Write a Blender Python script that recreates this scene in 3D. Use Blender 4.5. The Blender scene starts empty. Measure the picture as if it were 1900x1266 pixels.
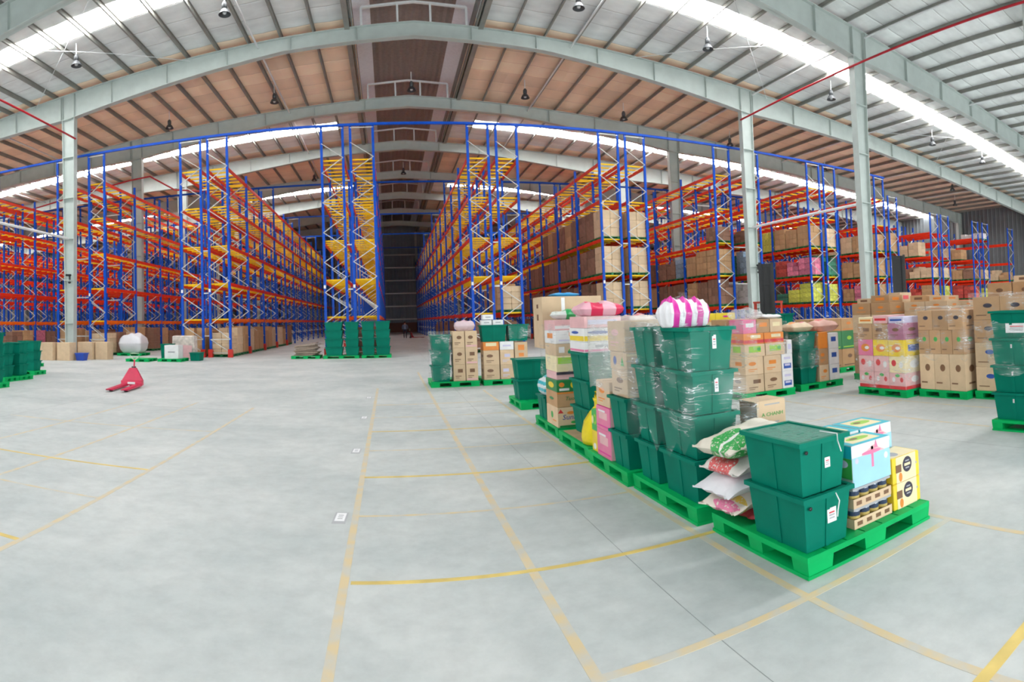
import bpy, math, random
from mathutils import Vector, Matrix

S = bpy.context.scene
COL = S.collection
random.seed(7)

# ------------------------------------------------------------------ camera
# the photograph is a stitched cylindrical panorama: a cylindrical camera 1.8 m above the floor
CAM_F, CAM_V0, CAM_AS = 1056.29, 567.70, 0.87062
CAM_YAW, CAM_PITCH, CAM_ROLL = 0.21655, 0.02573, 0.03337
cam = bpy.data.cameras.new('camera')
cam.type = 'PANO'
cam.panorama_type = 'CENTRAL_CYLINDRICAL'
cam.central_cylindrical_range_u_min = -950 / CAM_F
cam.central_cylindrical_range_u_max = 950 / CAM_F
cam.central_cylindrical_range_v_max = CAM_V0 / (CAM_F * CAM_AS)
cam.central_cylindrical_range_v_min = (CAM_V0 - 1266) / (CAM_F * CAM_AS)
cam.central_cylindrical_radius = 1.0
cam.clip_start, cam.clip_end = 0.05, 400
camera = bpy.data.objects.new('camera', cam)
COL.objects.link(camera)
Rm = (Matrix.Rotation(-CAM_YAW, 3, 'Z') @ Matrix.Rotation(CAM_PITCH, 3, 'X') @ Matrix.Rotation(CAM_ROLL, 3, 'Y'))
M = Matrix((Rm @ Vector((1, 0, 0)), Rm @ Vector((0, 0, 1)), -(Rm @ Vector((0, 1, 0))))).transposed().to_4x4()
M.translation = (0, 0, 1.8)
camera.matrix_world = M
S.camera = camera

# ------------------------------------------------------------------ light
SKY = 7.0            # overcast daylight outside
SKYLIGHT = 12.0      # daylight through the translucent roof strips
world = bpy.data.worlds.new('overcast_sky')
S.world = world
world.use_nodes = True
_bg = world.node_tree.nodes['Background']
_bg.inputs[0].default_value = (0.93, 0.97, 1.0, 1)
_bg.inputs[1].default_value = SKY
S.view_settings.view_transform = 'Standard'
S.view_settings.look = 'None'
S.view_settings.exposure = 0.78
S.view_settings.gamma = 1.0
S.view_settings.use_curve_mapping = False
S.cycles.use_denoising = True
S.cycles.max_bounces = 5
S.cycles.diffuse_bounces = 3
S.cycles.glossy_bounces = 2
S.cycles.use_adaptive_sampling = True
S.cycles.adaptive_threshold = 0.05
S.cycles.transparent_max_bounces = 10
S.cycles.use_light_tree = False
S.cycles.filter_width = 2.0
S.cycles.sample_clamp_indirect = 6.0
DOORS = [(-20, -10), (2, 12), (18, 28), (34, 44)]      # open loading doors behind the photographer
Y_BACK, Y_END, X_L, X_R, RIDGE = -12.0, 84.5, -51.0, 54.0, 1.55
for a, b in DOORS:
    ld = bpy.data.lights.new('door_daylight', 'AREA')
    ld.shape = 'RECTANGLE'; ld.size = b - a; ld.size_y = 5.0
    ld.cycles.is_portal = True
    lo = bpy.data.objects.new('door_daylight', ld)
    lo.location = ((a + b) / 2, Y_BACK + 0.05, 2.5)
    lo.rotation_euler = (math.radians(90), 0, 0)
    COL.objects.link(lo)

# ------------------------------------------------------------------ materials
MATS = {}
def mat(name, col=(.5, .5, .5), rough=.5, metal=0., var=.08, scale=6., bump=0., spec=.5, jitter=0., coords='Object', emit=0., stretch=None):
    if name in MATS: return MATS[name]
    m = bpy.data.materials.new(name); m.use_nodes = True
    nt = m.node_tree; N = nt.nodes; L = nt.links
    b = N['Principled BSDF']
    b.inputs['Roughness'].default_value = rough
    b.inputs['Metallic'].default_value = metal
    b.inputs['Specular IOR Level'].default_value = spec
    tc = N.new('ShaderNodeTexCoord')
    src = tc.outputs[coords]
    if stretch:
        mp = N.new('ShaderNodeMapping'); mp.inputs['Scale'].default_value = stretch
        L.new(src, mp.inputs[0]); src = mp.outputs[0]
    nz = N.new('ShaderNodeTexNoise'); nz.inputs['Scale'].default_value = scale; nz.inputs['Detail'].default_value = 5
    L.new(src, nz.inputs['Vector'])
    mr = N.new('ShaderNodeMapRange')
    mr.inputs['From Min'].default_value = .3; mr.inputs['From Max'].default_value = .7
    mr.inputs['To Min'].default_value = 1 - var; mr.inputs['To Max'].default_value = 1 + var
    L.new(nz.outputs[0], mr.inputs[0])
    hs = N.new('ShaderNodeHueSaturation'); hs.inputs['Color'].default_value = (*col, 1)
    val = mr.outputs[0]
    if jitter:
        oi = N.new('ShaderNodeObjectInfo')
        m2 = N.new('ShaderNodeMapRange'); m2.inputs['To Min'].default_value = 1 - jitter; m2.inputs['To Max'].default_value = 1 + jitter
        L.new(oi.outputs['Random'], m2.inputs[0])
        mu = N.new('ShaderNodeMath'); mu.operation = 'MULTIPLY'
        L.new(val, mu.inputs[0]); L.new(m2.outputs[0], mu.inputs[1]); val = mu.outputs[0]
    L.new(val, hs.inputs['Value'])
    L.new(hs.outputs[0], b.inputs['Base Color'])
    if bump:
        bp = N.new('ShaderNodeBump'); bp.inputs['Strength'].default_value = bump; bp.inputs['Distance'].default_value = .02
        L.new(nz.outputs[0], bp.inputs['Height']); L.new(bp.outputs[0], b.inputs['Normal'])
    if emit:
        b.inputs['Emission Color'].default_value = (*col, 1); b.inputs['Emission Strength'].default_value = emit
    MATS[name] = m
    return m

def floor_material():
    m = bpy.data.materials.new('polished_concrete'); m.use_nodes = True
    nt = m.node_tree; N = nt.nodes; L = nt.links; b = N['Principled BSDF']
    tc = N.new('ShaderNodeTexCoord')
    n1 = N.new('ShaderNodeTexNoise'); n1.inputs['Scale'].default_value = .55; n1.inputs['Detail'].default_value = 8; n1.inputs['Roughness'].default_value = .65
    n2 = N.new('ShaderNodeTexNoise'); n2.inputs['Scale'].default_value = 5.5; n2.inputs['Detail'].default_value = 8; n2.inputs['Roughness'].default_value = .7
    n3 = N.new('ShaderNodeTexNoise'); n3.inputs['Scale'].default_value = 1.6; n3.inputs['Detail'].default_value = 3
    for n in (n1, n2, n3): L.new(tc.outputs['Object'], n.inputs['Vector'])
    r1 = N.new('ShaderNodeValToRGB')
    r1.color_ramp.elements[0].position = .33; r1.color_ramp.elements[0].color = (.43, .475, .47, 1)
    r1.color_ramp.elements[1].position = .66; r1.color_ramp.elements[1].color = (.61, .63, .615, 1)
    L.new(n1.outputs[0], r1.inputs[0])
    r2 = N.new('ShaderNodeMapRange'); r2.inputs['From Min'].default_value = .28; r2.inputs['From Max'].default_value = .6
    r2.inputs['To Min'].default_value = .88; r2.inputs['To Max'].default_value = 1.03
    L.new(n2.outputs[0], r2.inputs[0])
    hs = N.new('ShaderNodeHueSaturation'); L.new(r1.outputs[0], hs.inputs['Color']); L.new(r2.outputs[0], hs.inputs['Value'])
    L.new(hs.outputs[0], b.inputs['Base Color'])
    r3 = N.new('ShaderNodeMapRange'); r3.inputs['To Min'].default_value = .38; r3.inputs['To Max'].default_value = .7
    L.new(n3.outputs[0], r3.inputs[0]); L.new(r3.outputs[0], b.inputs['Roughness'])
    b.inputs['Specular IOR Level'].default_value = .4
    return m
M_FLOOR = floor_material()

def worn_line_material():
    m = bpy.data.materials.new('worn_yellow_paint'); m.use_nodes = True
    nt = m.node_tree; N = nt.nodes; L = nt.links; b = N['Principled BSDF']
    tc = N.new('ShaderNodeTexCoord'); n = N.new('ShaderNodeTexNoise'); n.inputs['Scale'].default_value = 7; n.inputs['Detail'].default_value = 6
    L.new(tc.outputs['Object'], n.inputs['Vector'])
    r = N.new('ShaderNodeValToRGB')
    r.color_ramp.elements[0].position = .38; r.color_ramp.elements[0].color = (.56, .54, .47, 1)
    r.color_ramp.elements[1].position = .62; r.color_ramp.elements[1].color = (.66, .53, .31, 1)
    L.new(n.outputs[0], r.inputs[0]); L.new(r.outputs[0], b.inputs['Base Color'])
    b.inputs['Roughness'].default_value = .6
    return m
M_LINE = worn_line_material()
M_LINE2 = mat('yellow_floor_tape', (.68, .51, .15), .5, var=.15, scale=5)

M_STEEL = mat('pale_green_grey_steel_paint', (.50, .56, .53), .45, var=.06, scale=2)
M_PURLIN = mat('galvanised_purlin', (.31, .31, .28), .5, metal=.3, var=.1, scale=2)
M_FOIL = mat('silver_insulation_foil', (.82, .85, .84), .45, metal=.0, var=.10, scale=.8, bump=.5, jitter=.06, stretch=(1, 2.5, 1))
M_FOILWARM = mat('warm_bounce_foil', (.97, .77, .58), .45, metal=.0, var=.12, scale=.35, bump=.5, jitter=.10, stretch=(1.2, 1, 1))  # warm bounced light put into the colour of the silver foil
M_SHEET = mat('grey_brown_corrugated_sheet', (.30, .25, .23), .6, var=.1)
M_STRIP = mat('blue_grey_vent_strip', (.88, .91, .98), .5, var=.05)
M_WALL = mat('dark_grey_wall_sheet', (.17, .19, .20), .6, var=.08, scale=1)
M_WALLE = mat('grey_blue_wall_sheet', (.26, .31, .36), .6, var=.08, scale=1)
M_WHITE = mat('white_paint', (.78, .80, .80), .45, var=.04)
M_SKYL = mat('daylit_roof_strip', (1, 1, 1), .4, emit=SKYLIGHT, var=0)
M_BLUE = mat('blue_rack_paint', (.002, .075, .50), .4, var=.12, scale=3, spec=.25)
M_RED = mat('orange_red_rack_paint', (.82, .035, .006), .42, var=.15, scale=1.5, spec=.2)
M_ORANGE = mat('orange_rack_paint', (.90, .15, .006), .42, var=.15, scale=1.5, spec=.2)
M_YELLOW = mat('yellow_rack_paint', (.96, .56, .010), .42, var=.12, scale=1.5, spec=.2)
M_GALV = mat('galvanised_brace', (.62, .63, .61), .4, metal=.4, var=.08)
M_PIPE = mat('red_pipe_paint', (.48, .012, .025), .4, var=.05)
M_BLACK = mat('black_plastic', (.012, .013, .014), .45, var=.1)
M_DKGREY = mat('dark_grey_metal', (.06, .065, .07), .45, var=.1)
M_TOTE = mat('dark_green_tote_plastic', (.0005, .185, .122), .5, var=.08, scale=4, jitter=.06, spec=.10)
M_TOTELID = mat('green_lid_plastic', (.006, .21, .14), .35, var=.25, scale=30, bump=.5)
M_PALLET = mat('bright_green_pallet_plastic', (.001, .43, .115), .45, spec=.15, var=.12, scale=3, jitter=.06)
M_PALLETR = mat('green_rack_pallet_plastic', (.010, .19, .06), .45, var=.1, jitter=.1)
M_CARD = mat('brown_cardboard', (.52, .31, .155), .75, var=.08, scale=5, jitter=.14)
M_CARDL = mat('pale_cardboard', (.68, .50, .32), .75, var=.07, scale=5, jitter=.10)
M_CARDD = mat('dark_brown_shaded_cardboard', (.27, .14, .09), .75, var=.12, scale=4, jitter=.2)  # brown carton tone with aisle-side shade put into the colour
M_CARDT = mat('tan_board_scrap', (.42, .33, .26), .8, var=.2, scale=10, jitter=.15)
M_WOOD = mat('worn_wood_board', (.48, .33, .19), .7, var=.15, scale=6)
M_PAPER = mat('white_paper', (.85, .85, .86), .6, var=.02)
M_INK = mat('dark_ink', (.05, .045, .06), .6, var=.05)
def colour(name, c, rough=.45, jitter=0., var=.06): return mat(name, c, rough, var=var, jitter=jitter)
C_WHITE = colour('white_print', (.82, .82, .82)); C_RED = colour('red_print', (.68, .04, .05)); C_PINK = colour('pink_print', (.78, .20, .36))
C_MAG = colour('magenta_print', (.72, .02, .30)); C_YEL = colour('yellow_print', (.85, .62, .03)); C_CREAM = colour('cream_print', (.86, .74, .45))
C_GRN = colour('green_print', (.05, .42, .08)); C_LIME = colour('lime_print', (.32, .62, .04)); C_BLU = colour('blue_print', (.03, .10, .42))
C_SKY = colour('sky_blue_print', (.36, .66, .86)); C_CYAN = colour('cyan_print', (.01, .47, .58)); C_ORG = colour('orange_print', (.80, .26, .04))
C_ROSE = colour('pale_rose_print', (.80, .47, .48)); C_DGRN = colour('dark_green_print', (.02, .22, .06)); C_BRN = colour('brown_print', (.20, .10, .05))
C_BLACK = colour('black_print', (.03, .025, .05)); C_LAV = colour('lavender_print', (.62, .60, .78)); C_GREY = colour('grey_print', (.40, .41, .43))

def film_material(name='stretch_film', base=.03, glint=.8, scale=(1.3, 1.3, 9.0), haze=.16):
    m = bpy.data.materials.new(name); m.use_nodes = True
    nt = m.node_tree; N = nt.nodes; L = nt.links
    b = N['Principled BSDF']; out = N['Material Output']
    b.inputs['Base Color'].default_value = (.92, .95, .96, 1); b.inputs['Roughness'].default_value = .15
    tr = N.new('ShaderNodeBsdfTransparent'); mx = N.new('ShaderNodeMixShader')
    tc = N.new('ShaderNodeTexCoord'); mp = N.new('ShaderNodeMapping'); mp.inputs['Scale'].default_value = scale; mp.inputs['Rotation'].default_value = (.35, .35, .2)
    n = N.new('ShaderNodeTexNoise'); n.inputs['Scale'].default_value = 2.2; n.inputs['Detail'].default_value = 3; n.inputs['Roughness'].default_value = .5; n.inputs['Distortion'].default_value = .15
    L.new(tc.outputs['Object'], mp.inputs[0]); L.new(mp.outputs[0], n.inputs['Vector'])
    n2 = N.new('ShaderNodeTexNoise'); n2.inputs['Scale'].default_value = 3.0; L.new(tc.outputs['Object'], n2.inputs['Vector'])
    d = N.new('ShaderNodeMath'); d.operation = 'SUBTRACT'; d.inputs[1].default_value = .5; L.new(n.outputs[0], d.inputs[0])
    ab = N.new('ShaderNodeMath'); ab.operation = 'ABSOLUTE'; L.new(d.outputs[0], ab.inputs[0])
    r = N.new('ShaderNodeMapRange'); r.inputs['From Min'].default_value = .0; r.inputs['From Max'].default_value = .016; r.inputs['To Min'].default_value = glint; r.inputs['To Max'].default_value = 0  # thin bright highlights painted into the film's opacity
    L.new(ab.outputs[0], r.inputs[0])
    r2 = N.new('ShaderNodeMapRange'); r2.inputs['From Min'].default_value = .45; r2.inputs['From Max'].default_value = .62; L.new(n2.outputs[0], r2.inputs[0])
    mu = N.new('ShaderNodeMath'); mu.operation = 'MULTIPLY'; L.new(r.outputs[0], mu.inputs[0]); L.new(r2.outputs[0], mu.inputs[1])
    hz = N.new('ShaderNodeMapRange'); hz.inputs['From Min'].default_value = .5; hz.inputs['From Max'].default_value = .68; hz.inputs['To Min'].default_value = base; hz.inputs['To Max'].default_value = base + haze; L.new(n2.outputs[0], hz.inputs[0])
    ad = N.new('ShaderNodeMath'); ad.operation = 'ADD'; L.new(hz.outputs[0], ad.inputs[1]); L.new(mu.outputs[0], ad.inputs[0])
    bp = N.new('ShaderNodeBump'); bp.inputs['Strength'].default_value = .7; bp.inputs['Distance'].default_value = .02
    L.new(n.outputs[0], bp.inputs['Height']); L.new(bp.outputs[0], b.inputs['Normal'])
    L.new(ad.outputs[0], mx.inputs[0]); L.new(tr.outputs[0], mx.inputs[1]); L.new(b.outputs[0], mx.inputs[2])
    L.new(mx.outputs[0], out.inputs['Surface'])
    MATS[name] = m
    return m
M_FILM = film_material()
M_FILMW = film_material('milky_film', .20, .6)

# ------------------------------------------------------------------ mesh helpers
class MB:
    def __init__(s): s.v = []; s.f = []; s.mi = []; s.sm = []
    def add(s, vs, fs, mi=0, smooth=False):
        o = len(s.v); s.v += [tuple(v) for v in vs]; s.f += [tuple(i + o for i in f) for f in fs]; s.mi += [mi] * len(fs); s.sm += [smooth] * len(fs)
    def hexa(s, p, mi=0): s.add(p, [(0, 3, 2, 1), (4, 5, 6, 7), (0, 1, 5, 4), (1, 2, 6, 5), (2, 3, 7, 6), (3, 0, 4, 7)], mi)
    def box(s, x0, x1, y0, y1, z0, z1, mi=0):
        s.hexa([(x0, y0, z0), (x1, y0, z0), (x1, y1, z0), (x0, y1, z0), (x0, y0, z1), (x1, y0, z1), (x1, y1, z1), (x0, y1, z1)], mi)
    def taper(s, bx, by, tx, ty, z0, z1, mi=0, cx=0, cy=0):
        s.hexa([(cx - bx / 2, cy - by / 2, z0), (cx + bx / 2, cy - by / 2, z0), (cx + bx / 2, cy + by / 2, z0), (cx - bx / 2, cy + by / 2, z0),
                (cx - tx / 2, cy - ty / 2, z1), (cx + tx / 2, cy - ty / 2, z1), (cx + tx / 2, cy + ty / 2, z1), (cx - tx / 2, cy + ty / 2, z1)], mi)
    def bar(s, p, q, w, h=None, mi=0, up=(0, 0, 1)):
        p = Vector(p); q = Vector(q); d = (q - p).normalized(); u = Vector(up)
        if abs(d.dot(u)) > .98: u = Vector((0, 1, 0))
        a = d.cross(u).normalized() * w / 2; b = a.cross(d).normalized() * (h or w) / 2
        s.hexa([p - a - b, p + a - b, p + a + b, p - a + b, q - a - b, q + a - b, q + a + b, q - a + b], mi)
    def tube(s, pts, r, n=8, mi=0, caps=True):
        pts = [Vector(p) for p in pts]; rs = r if isinstance(r, (list, tuple)) else [r] * len(pts); vs = []
        for i, p in enumerate(pts):
            d = (pts[min(i + 1, len(pts) - 1)] - pts[max(i - 1, 0)]).normalized()
            u = Vector((0, 0, 1)) if abs(d.z) < .9 else Vector((0, 1, 0))
            a = d.cross(u).normalized(); b = a.cross(d)
            vs += [p + (a * math.cos(2 * math.pi * k / n) + b * math.sin(2 * math.pi * k / n)) * rs[i] for k in range(n)]
        fs = [(i * n + k, i * n + (k + 1) % n, (i + 1) * n + (k + 1) % n, (i + 1) * n + k) for i in range(len(pts) - 1) for k in range(n)]
        s.add(vs, fs, mi, True)
        if caps: s.add(vs[:n], [tuple(range(n))][::-1], mi); s.add(vs[-n:], [tuple(range(n))], mi)
    def lathe(s, prof, n=16, mi=0, c=(0, 0, 0)):
        vs = [(c[0] + r * math.cos(2 * math.pi * k / n), c[1] + r * math.sin(2 * math.pi * k / n), c[2] + z) for r, z in prof for k in range(n)]
        s.add(vs, [(i * n + k, i * n + (k + 1) % n, (i + 1) * n + (k + 1) % n, (i + 1) * n + k) for i in range(len(prof) - 1) for k in range(n)], mi, True)
    def mesh(s, name, *mats):
        me = bpy.data.meshes.new(name); me.from_pydata(s.v, [], s.f)
        for m in mats: me.materials.append(m)
        me.polygons.foreach_set('material_index', s.mi); me.polygons.foreach_set('use_smooth', s.sm)
        me.update(); return me

def ob(name, me, parent=None, loc=(0, 0, 0), rot=(0, 0, 0), label=None, cat=None, group=None, kind=None, scale=None):
    o = bpy.data.objects.new(name, me); COL.objects.link(o)
    o.location = loc; o.rotation_euler = rot
    if scale: o.scale = scale
    if parent is not None: o.parent = parent
    if label: o['label'] = label
    if cat: o['category'] = cat
    if group: o['group'] = group
    if kind: o['kind'] = kind
    return o
def thing(name, label, cat, loc=(0, 0, 0), rz=0, group=None):
    o = ob(name, None, None, loc, (0, 0, rz), label, cat, group); o.empty_display_size = .2; return o
def struct(name, me, label, parent=None, loc=(0, 0, 0)): return ob(name, me, parent, loc, label=label, kind='structure' if parent is None else None)
BOXES = {}
def boxmesh(name, x0, x1, y0, y1, z0, z1, m):
    k = (name, round(x0, 4), round(x1, 4), round(y0, 4), round(y1, 4), round(z0, 4), round(z1, 4), m.name)
    if k not in BOXES:
        b = MB(); b.box(x0, x1, y0, y1, z0, z1); BOXES[k] = b.mesh(name, m)
    return BOXES[k]
def bevelbox(name, sx, sy, sz, r, m):          # box with softened edges, base centre at the origin
    k = (name, sx, sy, sz, r, m.name)
    if k in BOXES: return BOXES[k]
    b = MB(); hx, hy = sx / 2, sy / 2; rings = []
    for z, i in ((0, r), (r, 0), (sz - r, 0), (sz, r)):
        rings.append([(-hx + i + (r if not i else 0) * 0, -hy + i, z), (hx - i, -hy + i, z), (hx - i, hy - i, z), (-hx + i, hy - i, z)])
    vs = []
    for (ring, i) in zip(rings, (r, 0, 0, r)):
        x = hx - i; y = hy - i; z = ring[0][2]; c = r * .6
        vs += [(-x + c, -y, z), (x - c, -y, z), (x, -y + c, z), (x, y - c, z), (x - c, y, z), (-x + c, y, z), (-x, y - c, z), (-x, -y + c, z)]
    fs = [(i * 8 + k2, i * 8 + (k2 + 1) % 8, (i + 1) * 8 + (k2 + 1) % 8, (i + 1) * 8 + k2) for i in range(3) for k2 in range(8)]
    fs += [tuple(range(7, -1, -1)), tuple(range(24, 32))]
    b.add(vs, fs); BOXES[k] = b.mesh(name, m); return BOXES[k]
ORD = ['first', 'second', 'third', 'fourth', 'fifth', 'sixth', 'seventh', 'eighth', 'ninth', 'tenth', 'eleventh', 'twelfth', 'thirteenth', 'fourteenth',
       'fifteenth', 'sixteenth', 'seventeenth', 'eighteenth', 'nineteenth', 'twentieth'] + ['%dth' % k for k in range(21, 60)]
# ================================================================== the building
def roofz(x): return 17.65 - .08 * abs(x - RIDGE)
FRAMES = [16.9 + 8.45 * k for k in range(-3, 8)]
SKY_Y = [2.8, 20.4, 38.3, 55.9]
SKY_W = 1.35
MON = 2.75            # half width of the ridge vent opening

b = MB(); b.box(X_L, X_R, Y_BACK, Y_END, -.3, 0)
floor = struct('floor', b.mesh('floor', M_FLOOR), 'pale grey polished concrete warehouse floor')
def floor_line(x0, y0, x1, y1, w=.055, m=M_LINE, zt=.0015):
    b = MB(); d = Vector((x1 - x0, y1 - y0, 0)); n = Vector((-d.y, d.x, 0)).normalized() * w / 2; p = Vector((x0, y0, 0)); q = Vector((x1, y1, 0))
    b.hexa([p - n, q - n, q + n, p + n] + [v + Vector((0, 0, zt)) for v in (p - n, q - n, q + n, p + n)])
    ob('floor_line', b.mesh('floor_line', m), floor)
for x, y0, y1, w in [(-.32, .6, 13.5, .055), (.83, .6, 17.5, .06), (2.03, .4, 12.5, .05), (3.40, .4, 3.6, .05), (-2.58, .8, 10.5, .05), (-3.87, 1.0, 11, .045), (-5.1, 1.0, 11, .045), (6.2, 3.6, 8, .04), (7.3, 2.5, 9, .04)]:
    floor_line(x, y0, x, y1, w)
for y, x0, x1, m, w in [(3.48, -.28, 2.25, M_LINE2, .042), (2.35, .85, 3.4, M_LINE, .05), (1.25, 1.95, 3.4, M_LINE2, .06), (5.81, -.3, 2.1, M_LINE2, .05), (4.66, -.3, 2.0, M_LINE, .03),
                     (7.0, -.3, 2.0, M_LINE, .03), (8.2, -.3, 2.1, M_LINE2, .045), (9.4, -.3, 2.1, M_LINE, .03), (10.8, -.3, 2.1, M_LINE, .05),
                     (3.4, -3.9, -2.6, M_LINE2, .05), (4.6, -5.1, -2.6, M_LINE, .03), (5.72, -6.3, -2.6, M_LINE2, .045), (8.05, -6.3, -2.6, M_LINE, .045), (5.9, 4.5, 7.3, M_LINE, .04)]:
    floor_line(x0, y, x1, y, w, m, .0022)
b = MB()
for x in (-6.3, 1.45, 5.4): b.box(x - .002, x + .002, -5, 60, -.001, .0008)
for y in (10.2, 16.3): b.box(-30, 40, y - .002, y + .002, -.001, .0010)
ob('control_joint', b.mesh('control_joint', mat('joint_sealant', (.26, .28, .28), .7)), floor)

# walls: corrugated sheet strips
def corrugated(x0, y0, x1, y1, z0, z1, m, name, label, pitch=.5, depth=.05, z1f=None):
    b = MB(); n = int(math.hypot(x1 - x0, y1 - y0) / pitch); d = Vector((x1 - x0, y1 - y0, 0)).normalized(); nn = Vector((-d.y, d.x, 0)); pts = []
    for k in range(n + 1):
        for a, o in ((0, 0), (.55, 0), (.65, depth), (.9, depth)):
            pts.append(Vector((x0, y0, 0)) + d * (k + a) * pitch + nn * o)
    top = [z1f(p.x) if z1f else z1 for p in pts]
    vs = [(p.x, p.y, z0) for p in pts] + [(p.x, p.y, t) for p, t in zip(pts, top)]; k = len(pts)
    b.add(vs, [(i, i + 1, k + i + 1, k + i) for i in range(k - 1)])
    return struct(name, b.mesh(name, m), label)
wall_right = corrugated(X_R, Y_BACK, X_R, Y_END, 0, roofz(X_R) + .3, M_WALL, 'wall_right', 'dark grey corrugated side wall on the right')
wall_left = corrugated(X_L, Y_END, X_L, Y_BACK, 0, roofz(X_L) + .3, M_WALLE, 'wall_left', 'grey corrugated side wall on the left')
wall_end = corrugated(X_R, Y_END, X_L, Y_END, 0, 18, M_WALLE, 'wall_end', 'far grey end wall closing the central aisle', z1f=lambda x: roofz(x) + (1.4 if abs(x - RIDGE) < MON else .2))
for z in (2.2, 4.4, 6.6, 8.8, 11, 13.2):
    ob('wall_girt', boxmesh('wall_girt', -50, 53, -.12, 0, -.1, .1, M_GALV), wall_end, (0, Y_END - .06, z))
for x in range(-45, 54, 6):
    ob('wall_post', boxmesh('wall_post', -.15, .15, -.3, 0, 0, roofz(x + 1.3) - .4, M_STEEL), wall_end, (x + 1.3, Y_END - .18, 0))
ob('wainscot', boxmesh('wainscot', -50, 53, -.1, 0, 0, 1.6, mat('red_brown_brick_paint', (.20, .09, .07), .7)), wall_end, (0, Y_END - .05, 0))
# front wall with open loading doors, behind the photographer
b = MB(); e = [X_L] + [v for d in DOORS for v in d] + [X_R]
for i in range(0, len(e), 2): b.box(e[i], e[i + 1], Y_BACK - .2, Y_BACK, 0, 5.0)
b.box(X_L, X_R, Y_BACK - .2, Y_BACK, 5.0, 13.0)
for s in (-1, 1):
    xe = X_L if s < 0 else X_R
    b.hexa([(min(xe, RIDGE), Y_BACK - .2, 13), (max(xe, RIDGE), Y_BACK - .2, 13), (max(xe, RIDGE), Y_BACK, 13), (min(xe, RIDGE), Y_BACK, 13)] +
           [(x, y, roofz(x) + 1.5 * (x == RIDGE) + .3) for x, y in ((min(xe, RIDGE), Y_BACK - .2), (max(xe, RIDGE), Y_BACK - .2), (max(xe, RIDGE), Y_BACK), (min(xe, RIDGE), Y_BACK))])
struct('wall_front', b.mesh('wall_front', mat('pale_wall', (.6, .62, .62), .6)), 'pale front wall with open loading doors')

# roof: foil strips, translucent strips, purlins
ceiling = struct('ceiling', None, 'gable roof lined with insulation foil between steel purlins')
b = MB()
for s in (-1, 1):
    xe = X_L - .3 if s < 0 else X_R + .3; xi = RIDGE + s * MON
    b.hexa([(xi, Y_BACK - .3, roofz(xi) + .12), (xe, Y_BACK - .3, roofz(xe) + .12), (xe, Y_END + .3, roofz(xe) + .12), (xi, Y_END + .3, roofz(xi) + .12)] +
           [(xi, Y_BACK - .3, roofz(xi) + .16), (xe, Y_BACK - .3, roofz(xe) + .16), (xe, Y_END + .3, roofz(xe) + .16), (xi, Y_END + .3, roofz(xi) + .16)])
ob('roof_sheet', b.mesh('roof_sheet', M_SHEET), ceiling)
PUR = [3.05 + 1.52 * k for k in range(34)]
def strip(s, y0, y1, m, name, zoff=0, sag=.035, xa=MON + .02, xb=99):
    b = MB(); xs = [xa] + [v for p in PUR for v in (p, p + .76) if xa < p < min(52, xb - .8)]
    xe = abs((X_L if s < 0 else X_R) - RIDGE); xe = min(xe, xb); xs = [x for x in xs if x < xe] + [xe]
    vs = []
    for i, x in enumerate(xs):
        X = RIDGE + s * x; dz = -sag if i and i % 2 == 0 and x < xe else 0
        for y, e in ((y0, .015), (y0 + .05, 0), (y1 - .05, 0), (y1, .015)): vs.append((X, y, roofz(X) + zoff + dz + e))
    fs = [(i * 4 + k, i * 4 + k + 1, i * 4 + 5 + k, i * 4 + 4 + k) for i in range(len(xs) - 1) for k in range(3)]
    b.add(vs, fs)
    return ob(name, b.mesh(name, m), ceiling)
PITCH = 1.24
for s in (-1, 1):
    for j, sy in enumerate(SKY_Y):
        strip(s, sy - SKY_W / 2, sy + SKY_W / 2, M_SKYL, 'skylight', 0, 0, 4.6)
        strip(s, sy - SKY_W / 2, sy + SKY_W / 2, M_FOIL, 'roof_panel', 0, .02, MON + .02, 4.58)
    edges = [Y_BACK] + [v for sy in SKY_Y for v in (sy - SKY_W / 2 - .02, sy + SKY_W / 2 + .02)] + [Y_END]
    for a, c in zip(edges[::2], edges[1::2]):
        n = max(1, round((c - a) / PITCH)); w = (c - a) / n
        for k in range(n):
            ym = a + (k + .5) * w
            tan = ym > 24.7  # bays whose foil colour carries the warm bounce
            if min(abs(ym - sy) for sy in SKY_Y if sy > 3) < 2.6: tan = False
            strip(s, a + k * w + .008, a + (k + 1) * w - .008, M_FOILWARM if tan else M_FOIL, 'roof_panel')
for s in (-1, 1):
    for i, p in enumerate(PUR):
        X = RIDGE + s * p
        if not X_L + .2 < X < X_R - .2: continue
        b = MB(); z = roofz(X) - .01
        b.box(X - .012, X + .012, Y_BACK, Y_END, z - .24, z); b.box(X - .06, X, Y_BACK, Y_END, z - .25, z - .23); b.box(X, X + .06, Y_BACK, Y_END, z - .02, z)
        if i == 0: b.box(X - .12, X + .12, Y_BACK, Y_END, z - .3, z - .02)
        ob('purlin', b.mesh('purlin', M_PURLIN), ceiling)
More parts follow.
